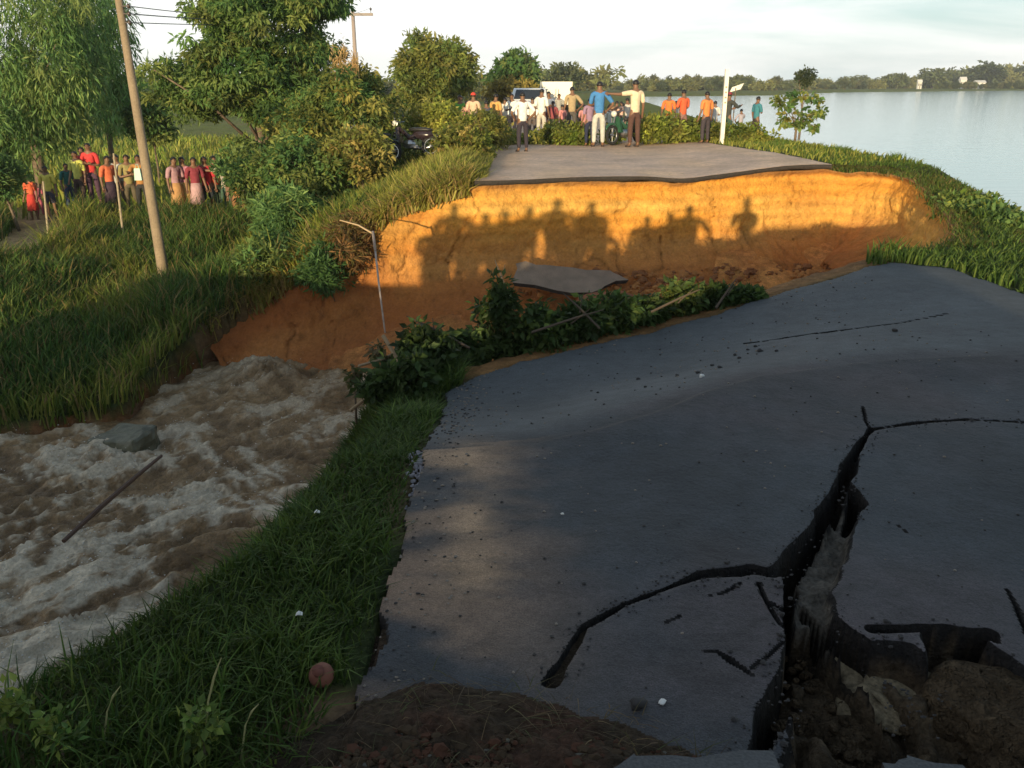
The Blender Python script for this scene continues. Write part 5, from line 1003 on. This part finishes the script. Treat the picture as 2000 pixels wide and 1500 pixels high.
def near_details():
    r = np.random.default_rng(12)
    gx = np.linspace(-3.2, 2.8, 301); gy = np.linspace(1.0, 5.0, 201); GX, GY = np.meshgrid(gx, gy); HT = H(GX.ravel(), GY.ravel()).reshape(GX.shape); ZT = zroad(GX.ravel(), GY.ravel()).reshape(GX.shape)
    def look(T, x, y): return float(T[int(np.clip(round((y - 1.0) / .02), 0, 200)), int(np.clip(round((x + 3.2) / .02), 0, 300))])
    def hit(px, py):
        d = ray(px, py)
        for k in np.linspace(1.2, 5.0, 380):
            if CAMZ + d[2] * k <= look(HT, d[0] * k, d[1] * k) + .0: return np.array([d[0] * k, d[1] * k, look(HT, d[0] * k, d[1] * k)])
        return np.array([d[0] * 4, d[1] * 4, -1.])
    def hq(x, y): return look(HT, x, y)
    def zq(x, y): return look(ZT, x, y)
    M_as2 = mat('asphalt_piece', (.21, .16, .115), .8, n1=[(4, .2), (90, .25)], bump=[(60, .01)])
    # fallen asphalt slab leaning on the foot of the cut
    c = world(1112, 545, 13.9); slab('asphalt_slab', 'fallen grey asphalt slab lying at the foot of the earth cut', 'asphalt slab', rough_outline([(-.95, -.30), (.35, -.42), (1.0, .1), (.75, .42), (-.2, .45), (-.9, .40)], r, .05), .07, c + np.array([0, .1, -.05]), (radians(17), radians(5), radians(2)), M_as2, M_asph_edge)
    c = world(1190, 600, 12.7); rock('earth_clod', 'dark red overhanging clod under the fallen asphalt slab', 'earth clod', c, (.55, .4, .22), mat('red_clod', (.22, .075, .03), .95, bump=[(9, .05)]), seed=3)
    # crumbled earth along the foot of the cut
    q = MB(); n_ = 700; T_, s_ = resample(WT[6:], .02); k_ = r.integers(0, len(T_), n_); cx_, cy_ = 3.0, 12.5
    for k in range(n_):
        bx_, by_ = T_[k_[k], 0], T_[k_[k], 1]; d_ = math.hypot(cx_ - bx_, cy_ - by_); u_ = abs(r.normal(1.55, .35)) / d_; x_ = bx_ + (cx_ - bx_) * u_ + r.normal(0, .1); y_ = by_ + (cy_ - by_) * u_ + r.normal(0, .1); R = r.uniform(.02, .07) * (1.8 if r.random() < .1 else 1)
        q.ball((x_, y_, -1.45 - .12 * u_ * d_ + R * .1 if x_ > .3 else -1.75), (R, R * .9, R * .7), 6, 5, m=int(r.random() < .5), noise=.45, seed=k * 1.7)
    o = q.build('crumbled_earth', [mat('crumb_orange', (.36, .17, .06), .97, spec=.1), mat('crumb_brown', (.22, .10, .045), .97, spec=.1)]); tag(o, 'orange brown lumps crumbled off the cut and lying along its foot', 'earth', kind='stuff')
    # concrete block in the torrent
    Y = 10.3; c = world(238, 876, Y); q = MB(); q.add([(-.50, -.25, -.5), (.42, -.25, -.5), (.42, .3, -.5), (-.50, .3, -.5), (-.30, -.25, .18), (.46, -.25, .27), (.48, .25, .30), (-.24, .25, .24)], [(0, 3, 2, 1), (4, 5, 6, 7), (0, 1, 5, 4), (1, 2, 6, 5), (2, 3, 7, 6), (3, 0, 4, 7)])
    o = q.build('concrete_block', M_wet_conc); o.location = c; o.rotation_euler = (.06, -.05, -.35); b = o.modifiers.new('b', 'BEVEL'); b.width = .05; b.segments = 2; sb = o.modifiers.new('s', 'SUBSURF'); sb.subdivision_type = 'SIMPLE'; sb.levels = sb.render_levels = 3; tx = bpy.data.textures.new('chips', 'CLOUDS'); tx.noise_scale = .22; dm = o.modifiers.new('d', 'DISPLACE'); dm.texture = tx; dm.strength = .16; dm.texture_coords = 'LOCAL'; tag(o, 'big grey green concrete block jutting out of the muddy torrent', 'concrete block')
    q = MB(); p = [world(128, 1078, 7.4), world(200, 1010, 8.0), world(262, 955, 8.7), world(318, 908, 9.3)]; q.tube([v - p[0] + np.array([0, 0, .12]) for v in p], [.022, .028, .026, .018], 7); o = q.build('drift_log', M('wet_bark', (.07, .035, .02), .6)); o.location = p[0]; tag(o, 'long thin dark log lying across the torrent below the block', 'log')
    # shrubs growing along the broken brink
    S0 = [(-1.35, 6.0, .34, .30, 0), (-.95, 6.45, .42, .42, 0), (-.45, 6.5, .40, .42, 0), (-.12, 6.75, .42, .72, 0), (.30, 6.6, .42, .40, 1), (.70, 6.85, .42, .42, 0), (1.08, 7.15, .40, .40, 1), (1.45, 7.45, .36, .34, 0), (1.85, 7.75, .34, .34, 2), (2.45, 8.2, .34, .20, 0), (3.0, 8.6, .3, .14, 1)]
    labs = ['dark leafy shrub at the left end of the broken brink, near the dead branches', 'shrub with grassy tufts second along the broken brink', 'low dense shrub where the grass verge meets the brink', 'tallest dark shrub on the brink, reaching up over the fallen asphalt slab', 'shrub right of the tallest brink shrub with a pale yellow tuft', 'wide dark green shrub in the middle of the brink row', 'fresh green shrub right of the wide dark brink shrub', 'small round shrub with a gap on either side on the brink', 'yellow tipped shrub on the brink, the brightest one', 'low weeds on the brink just left of the hairline road crack', 'last low weeds before the bare far corner of the road']
    BC = [[(.045, .075, .020), (.03, .055, .016), (.06, .09, .025)], [(.06, .105, .028), (.045, .08, .022), (.09, .13, .03)], [(.07, .11, .03), (.22, .24, .05), (.05, .08, .02)]]
    PXS = [(775, 775, 52, 50), (835, 735, 60, 75), (900, 705, 62, 80), (975, 690, 60, 150), (1050, 680, 66, 85), (1125, 668, 66, 76), (1200, 650, 58, 66), (1270, 635, 44, 42), (1345, 615, 42, 52), (1420, 600, 34, 20), (1470, 590, 30, 12)]
    for (px, py, w, h, k), lab in zip([(a_, b_, c_, d_, s_[4]) for (a_, b_, c_, d_), s_ in zip(PXS, S0)], labs):
        x, y = on_road(px, py); y += .22; sc = math.hypot(x, y, 2) / FPX; w *= sc; h *= sc * 1.05; z = max(h1(x, y), -.62); h = max(h, .05); z = min(z, -.2); w *= r.uniform(.75, 1.15); h *= r.uniform(.8, 1.2)
        make_plant('brink_shrub', lab, 'shrub', (x, y, z), [((x, y, z + h * .5), (w * .8, w * .6, h * .45), 52, 26, .10), ((x + r.uniform(-.1, .1), y, z + h * r.uniform(.7, 1.0)), (w * .4, w * .3, h * .35), 9, 12, .07), ((x - .15, y - .02, z + h * .15), (w * .8, w * .5, h * .25), 26, 16, .08)], BC[k], (.075, .042), 'shrubs along the broken brink', .014, .2, rng=r, part='foliage', stemname='stem', nlimb=16, shell=.3)
    # dead branches and canes near the head of the verge
    for (a, b, mid, rad, lab) in [((684, 802, 5.8), (778, 730, 6.0), None, .012, 'long pale cane lying on the verge below the dead branches'), ((748, 655, 6.2), (795, 748, 5.9), (775, 700, 6.1), .016, 'bent brown branch crossing the pale cane'), ((700, 715, 6.0), (815, 660, 6.4), (752, 700, 6.15), .010, 'thin branch pointing towards the brink shrubs')]:
        p = [world(*a)] + ([world(*mid)] if mid else []) + [world(*b)]; q = MB(); q.tube([v - p[0] for v in p], [rad] * len(p), 6); o = q.build('dead_branch', M('cane', (.30, .21, .12), .85)); o.location = p[0]; tag(o, lab, 'branch', 'dead branches at the head of the verge')
    FB = ['long bare branch poking left out of the brink shrubs', 'forked twig standing above the tallest brink shrub', 'bare stick lying along the middle of the brink row', 'thin curved stick between the middle brink shrubs', 'snapped stick at the right part of the brink row', 'short bare twig near the last brink weeds']
    for k, (px, py, L_, an) in enumerate([(880, 665, .55, 2.7), (985, 560, .40, 1.9), (1080, 640, .60, .35), (1150, 625, .45, 2.3), (1300, 600, .45, .5), (1410, 588, .3, .9)]):
        x, y = on_road(px, py + 60); c = world(px, py, y + .2); e = np.array([cos(an) * L_, r.uniform(-.1, .15), abs(sin(an)) * L_ * .7]); q = MB(); q.tube([e * 0 - e * .3, e * .3 + np.array([0, 0, .04]), e * .7 + np.array([0, .02, .05])], [.011, .009, .004], 6); q.tube([e * .25, e * .4 + np.array([.06, 0, .10])], [.006, .003], 5); o = q.build('dead_branch', M('grey_twig', (.075, .055, .038), .9)); o.location = c; tag(o, FB[k], 'branch', 'bare branches in the brink shrubs')
    for (px, py, rr, lab) in [(745, 690, 26, 'wilted leafy sprig caught in the dead branches'), (690, 735, 20, 'small dark sprig with pale torn leaves beside the torrent')]:
        c = world(px, py, 6.2); make_plant('wilted_sprig', lab, 'plant', (c[0], c[1], c[2] - .25), [(c, (rr * .0036, rr * .0036, rr * .0034), 14, 10, .05)], [(.09, .10, .03), (.16, .12, .06), (.05, .07, .02)], (.055, .03), None, .008, .4, rng=r, part='foliage', stemname='stem', nlimb=8)
    # spilled gravel on the verge edge
    V, F, o_ = [], [], 0; q = MB()
    for k in range(420):
        px = r.normal(828, 14) ; py = r.uniform(850, 985); x, y = at(px, py, -.04); q.ball((x, y, hq(x, y) + .006), r.uniform(.004, .012), 6, 4, noise=.3, seed=k)
    o = q.build('gravel', M('grey_gravel', (.24, .23, .25), .9)); tag(o, 'patch of grey gravel spilled between the verge grass and the road edge', 'gravel', kind='stuff')
    # loose lumps of asphalt on the road
    P_ = [(1372, 722, 9, 1), (1365, 700, 7, 0), (1408, 688, 7, 0), (1395, 668, 6, 0), (1325, 695, 6, 0), (1448, 655, 6, 0), (1488, 642, 9, 0), (1520, 652, 6, 0), (1250, 668, 6, 0), (1750, 628, 9, 0), (1140, 1165, 7, 0), (1262, 728, 5, 0), (1170, 705, 5, 0), (1440, 640, 6, 0), (1465, 632, 5, 0), (1480, 628, 6, 0), (1098, 1020, 6, 1)]
    ml = [M('bitumen_lump', (.03, .028, .028), .9), M('pale_scrap', (.60, .60, .58), .7)]
    for k, (px, py, s, w) in enumerate(P_):
        x, y = at(px, py, -.06); z = float(zroad(np.array([x]), np.array([y]))[0]); R = s * y / FPX * .75
        rock('road_lump' if not w else 'paper_scrap', 'small dark lump of broken asphalt on the near road' if not w else ('white scrap lying on the road beyond the fold' if px > 1200 else 'tiny pale scrap on the road left of the main crack'), 'rubble' if not w else 'litter', (x, y, z + R * .4), (R, R * .8, R * .55), ml[w], r.uniform(0, 6), k, group='asphalt lumps on the near road' if not w else None, rough=.35, nu=8, nv=6)
    # earth, stones and broken pieces in the pit bottom right
    ME = mat('pit_earth', (.075, .053, .032), .97, n1=[(9, .35), (40, .35)], bump=[(9, .09), (30, .05), (90, .02)], spec=.1)
    def zr(x, y): return float(zroad(np.array([x]), np.array([y]))[0])
    x, y = at(1765, 1330, -.12); rock('subbase_rock', 'pale sandy block of road base lying in the pit', 'rock', (x, y, -.20), (.19, .16, .12), M_rock, -.3, 2, flat=.62, tilt=(.12, .10), rough=.32, nu=36, nv=26)
    x, y = at(1955, 1400, -.12); rock('earth_boulder', 'large rough brown boulder of earth at the right side of the pit', 'boulder', (x, y, -.20), (.20, .22, .17), ME, .4, 5, rough=.3, nu=28, nv=20)
    x, y = at(1640, 1440, -.25); rock('earth_boulder', 'dark earth mound in the middle of the pit', 'boulder', (x, y, -.30), (.22, .22, .14), ME, 1.4, 9, rough=.3, nu=28, nv=20)
    M_blue = mat('asphalt_chunk', (.058, .062, .066), .75, n1=[(5, .15), (120, .3)], bump=[(120, .004)])
    x, y = at(1330, 1490, .0); slab('asphalt_plate', 'bluish asphalt plate lifted over the dirt at the bottom centre', 'asphalt plate', rough_outline([(-.20, -.3), (.20, -.3), (.20, .03), (-.12, .02), (-.20, -.02)], r, .012), .05, (x, y - .085, .058), (0, 0, .03), M_blue, M_asph_edge)
    x, y = at(1790, 1490, -.0); slab('asphalt_plate', 'smaller asphalt plate in the pit at the very bottom edge', 'asphalt plate', rough_outline([(-.13, -.2), (.16, -.2), (.13, .01), (.0, .05), (-.09, .02)], r, .008), .05, (x, y - .02, -.03), (0, radians(5), .1), M_blue, M_asph_edge)
    x, y = at(1245, 1390, -.02); rock('road_lump', 'black lump with a white scrap stuck on it near the dirt heap', 'rubble', (x, y, zr(x, y) + .012), (.028, .018, .014), ml[0], .3, 4, rough=.4, nu=10, nv=8)
    x, y = at(1292, 1383, -.02); rock('paper_scrap', 'small white scrap beside the black lump near the dirt heap', 'litter', (x, y, zr(x, y) + .006), (.014, .010, .004), ml[1], 1, 7, rough=.3, nu=8, nv=6)
    # dug-up earth heap along the bottom: many clods, real geometry
    hv = []; q = MB()
    for k in range(3000):
        t = r.random(); px = 640 + 800 * t ** 1.15; top = np.interp(px, [640, 700, 800, 1000, 1200, 1400, 1440], [1510, 1430, 1400, 1415, 1460, 1495, 1510]); py = r.uniform(top, 1580); x, y = at(px, py, .0)
        R = r.uniform(.003, .011) * (1.9 if r.random() < .12 else 1); hgt = .018 + .055 * sst(0, 60, py - top) * (.55 + .25 * sin(x * 31 + 2 * sin(y * 23)) * cos(y * 37)); zb = (zq(x, y) if x > -.42 else hq(x, y)) + hgt
        q.ball((x, y, zb), (R * r.uniform(.7, 1.3), R * r.uniform(.6, 1.2), R * r.uniform(.4, .8)), 5, 4, m=int(r.random() < .35) + int(r.random() < .12), noise=.45, seed=k * 1.3)
    o = q.build('dug_earth', [mat('clod_brown', (.055, .038, .024), .97, spec=.1), mat('clod_red', (.07, .034, .022), .97, spec=.1), mat('clod_grey', (.10, .095, .08), .95, spec=.1)], smooth=False); tag(o, 'heap of dark brown and reddish clods along the bottom edge of the road', 'earth', kind='stuff')
    n_ = 1500; a_ = r.uniform(-.75, .5, n_); b_ = r.uniform(1.35, 2.2, n_); z_ = np.array([zq(x_, y_) if x_ > -.42 else hq(x_, y_) for x_, y_ in zip(a_, b_)]) + .05
    ok_ = b_ < np.interp(a_, [-.8, -.42, -.25, 0, .25, .45, .52], [1.60, 1.92, 2.0, 1.96, 1.86, 1.76, 1.70]); a_, b_, z_ = a_[ok_], b_[ok_], z_[ok_]
    tag(grass_mesh('dead_litter', a_, b_, z_ + r.uniform(-.01, .03, len(a_)), r.uniform(.008, .03, len(a_)), r.uniform(.002, .004, len(a_)), palette(len(a_), [(.14, .10, .05), (.09, .06, .035), (.06, .07, .025)], r), r, lean=5.0), 'dead grass and twigs strewn over the earth heap', 'litter', kind='stuff')
    xs = np.linspace(-.78, .52, 150); ys = np.linspace(1.25, 2.3, 120); x, y, F = grid(xs, ys); tp = []
    top_y = np.interp(x, [-.8, -.42, -.25, 0, .25, .45, .52], [1.60, 1.92, 2.0, 1.96, 1.86, 1.76, 1.70]) + .05 * fbm(x * 7, y * 0, seed=14)
    zr_ = np.where(x > -.42, zroad(x, y), np.minimum(H(x, y), zroad(x, y))); z = zr_ + .012 + .04 * sst(0, .22, top_y - y) + (.03 * fbm(x * 9, y * 9, seed=15, oct=4) + .014 * fbm(x * 32, y * 32, seed=18, oct=3)) * sst(-.02, .1, top_y - y); z = np.where(y > top_y, zr_ - .03, z)
    cB = mixc(np.tile(np.array([.042, .03, .019]), (len(x), 1)), np.tile(np.array([.055, .028, .018]), (len(x), 1)), sst(-.1, .6, fbm(x * 5, y * 5, seed=16))); o = mesh_np('earth_heap', np.stack([x, y, z], 1), F, M_soil_dark, cB); tag(o, 'low heap of loose brown earth spilled over the bottom of the near road', 'earth heap', None)
    q = MB()
    for (px, py, w, hh, dd) in [(1600, 1300, 90, 300, .2)]:
        for k in range(420):
            a = px + r.normal(0, 1) * 90 + (k % 3) * 60; b_ = r.uniform(1150, 1530); x, y = at(a, b_, -.2); R = r.uniform(.006, .022)
            dmin = min(seg_dist(np.array([[x, y]]), w_, closed=False)[0][0] - rr.max() for w_, rr, dp in CRK if dp > .2 and dp < .5 and rr.max() > .03)
            if dmin < -.02: q.ball((x, y, zq(x, y) - .20 + r.uniform(-.04, .04)), (R, R, R * .7), 6, 5, noise=.45, seed=k)
    if q.v: o = q.build('pit_rubble', [ME]); tag(o, 'crumbs of earth and base stone lying in the wide crack and pit', 'rubble', kind='stuff')
    q = MB()
    for w_, rr, dp in CRK:
        L = np.r_[0, np.cumsum(np.linalg.norm(np.diff(w_, axis=0), axis=1))]
        for k in range(int(L[-1] * (90 if dp > .1 else 15))):
            s_ = r.uniform(0, L[-1]); cx_ = np.interp(s_, L, w_[:, 0]); cy_ = np.interp(s_, L, w_[:, 1]); ra = np.interp(s_, L, rr); i_ = min(int(np.searchsorted(L, s_)), len(w_) - 1); dv = w_[i_] - w_[max(i_ - 1, 0)]; dv = dv / (np.linalg.norm(dv) + 1e-9); off = (ra + abs(r.normal(.004, .022))) * r.choice([-1, 1]); x, y = cx_ - dv[1] * off, cy_ + dv[0] * off
            if x < -.3 or y > 4.9 or y < 1.3: continue
            if any(seg_dist(np.array([[x, y]]), w2, closed=False)[0][0] < r2.min() for w2, r2, d2 in CRK if r2.min() > .03): continue
            R = r.uniform(.0018, .006) * (2.0 if r.random() < .08 else 1); q.ball((x, y, zq(x, y) + R * .4), (R, R * .9, R * .6), 5, 4, noise=.45, seed=k)
    o = q.build('asphalt_chips', ml[0]); tag(o, 'black asphalt chips and grit strewn along the edges of the cracks', 'grit', kind='stuff')
    q = MB(); n_ = 1100; gx_ = r.uniform(-.42, 3.4, n_); gy_ = r.uniform(1.9, 8.0, n_); gx_ = np.where(r.random(n_) < .45, -.42 + np.abs(r.normal(0, .16, n_)), gx_); gz_ = zroad(gx_, gy_); GP = np.stack([gx_, gy_], 1); okk = inside(GP, ROADN)
    for w2, r2, d2 in CRK: okk &= seg_dist(GP, w2, closed=False)[0] > r2.max() + .03
    for x, y, z, ok1 in zip(gx_, gy_, gz_, okk):
        if ok1: R = r.uniform(.0018, .0045) * (1 + .22 * y); q.ball((x, y, z + R * .3), (R, R * .9, R * .6), 5, 4, m=int(r.random() < .5), noise=.4, seed=x * 9)
    o = q.build('road_grit', [M('grit_pale', (.20, .17, .14), .9), M('grit_dark', (.04, .036, .034), .9)]); tag(o, 'scattered small stones and grit over the near road surface', 'grit', kind='stuff')
    # brown round pot or ball lying in the grass
    c = hit(630, 1345); root = empty('clay_pot', tuple(c + np.array([0, 0, .045])), 'small round reddish brown clay pot lying in the verge grass', 'pot'); q = MB(); q.ball((0, 0, 0), (.036, .036, .035), 16, 12); q.build('belly', M('terracotta', (.19, .07, .045), .8, n1=[(12, .2)]), root, smooth=True)
    q = MB(); q.tube([(0, -.02, .024), (.0, -.032, .040)], [.014, .017], 12); q.build('neck', M('terracotta_neck', (.15, .05, .035), .8), root, smooth=True)
    for px, py, lab in [(588, 1240, 'tiny white scrap of paper in the shaded verge grass'), (622, 1034, 'crumpled pale scrap higher up in the verge grass')]:
        x, y, z = hit(px, py); q = MB(); z += .075; q.add([(-.02, -.008, 0), (.0, -.013, .006), (.02, -.004, 0), (.018, .012, .004), (-.004, .01, .012), (-.019, .007, .002)], [(0, 1, 4, 5), (1, 2, 3, 4)]); q.add([(-.02, -.008, -.003), (.0, -.013, .003), (.02, -.004, -.003), (.018, .012, .001), (-.004, .01, .009), (-.019, .007, -.001)], [(5, 4, 1, 0), (4, 3, 2, 1)]); o = q.build('paper_scrap', ml[1]); o.scale = (.55, .6, .8); o.location = (x, y, z); tag(o, lab, 'litter')
    # pale boulder-like lump at the left top of the cut
    c = world(828, 395, 14.9); rock('earth_lump', 'pale sandy lump sticking out at the upper left of the cut', 'earth lump', c + np.array([0, .32, 0]), (.16, .20, .17), mat('pale_sand', (.58, .42, .24), .95, bump=[(12, .04)]), 0, 8, rough=.3)
    # seedlings and grass stalks at the bottom left
    for (px, pt, pb, Y, lab) in [(402, 1285, 1500, 2.05, 'tallest dry seed stalk at the bottom left, bent at its tip'), (475, 1375, 1500, 1.95, 'shorter dry seed stalk right of the tall bent one'), (205, 1340, 1480, 2.2, 'faint dry stalk left of the bright weeds')]:
        b = hit(px - 4, pb - 10); Y = b[1]; t = world(px + 30, pt, Y + .02); mid = world(px + 4, (pt + pb) / 2 - 20, Y + .01); q = MB(); q.tube([b - b, mid - b, (mid + t) / 2 - b + np.array([.0, 0, .01]), t - b], [.0028, .0024, .003, .001], 5); o = q.build('grass_stalk', M('straw', (.34, .32, .14), .8)); o.location = b; tag(o, lab, 'grass stalk', 'dry stalks at the bottom left')
    for (px, py, Y, s, lab) in [(405, 1475, 1.95, 1.0, 'bright yellow green broad leaved weed under the tall stalk'), (130, 1480, 2.0, 1.0, 'pale green leafy weed near the bottom left corner'), (30, 1430, 2.3, .8, 'leafy weed at the left edge beside the torrent')]:
        c = hit(px, py + 25); make_plant('weed', lab, 'plant', (c[0], c[1], c[2]), [(c + np.array([0, 0, .12]), (.05 * s, .045, .05), 22, 8, .026)], [(.20, .24, .05), (.12, .18, .04), (.07, .13, .03)], (.028, .017), 'weeds at the bottom left', .004, .1, rng=r, part='foliage', stemname='stem', nlimb=8)
near_details()
# ---------------------------------------------------------------- air
def haze():
    m = bpy.data.materials.new('haze_air'); m.use_nodes = True; t = m.node_tree; t.nodes.clear(); o = t.nodes.new('ShaderNodeOutputMaterial'); v = t.nodes.new('ShaderNodeVolumePrincipled')
    v.inputs['Color'].default_value = (.93, .97, 1.0, 1); v.inputs['Density'].default_value = .00045; v.inputs['Anisotropy'].default_value = .2; t.links.new(v.outputs[0], o.inputs['Volume'])
    q = MB(); q.box((150, 300, 10), (2200, 1300, 30)); b = q.build('haze', m); tag(b, kind='stuff')
haze()
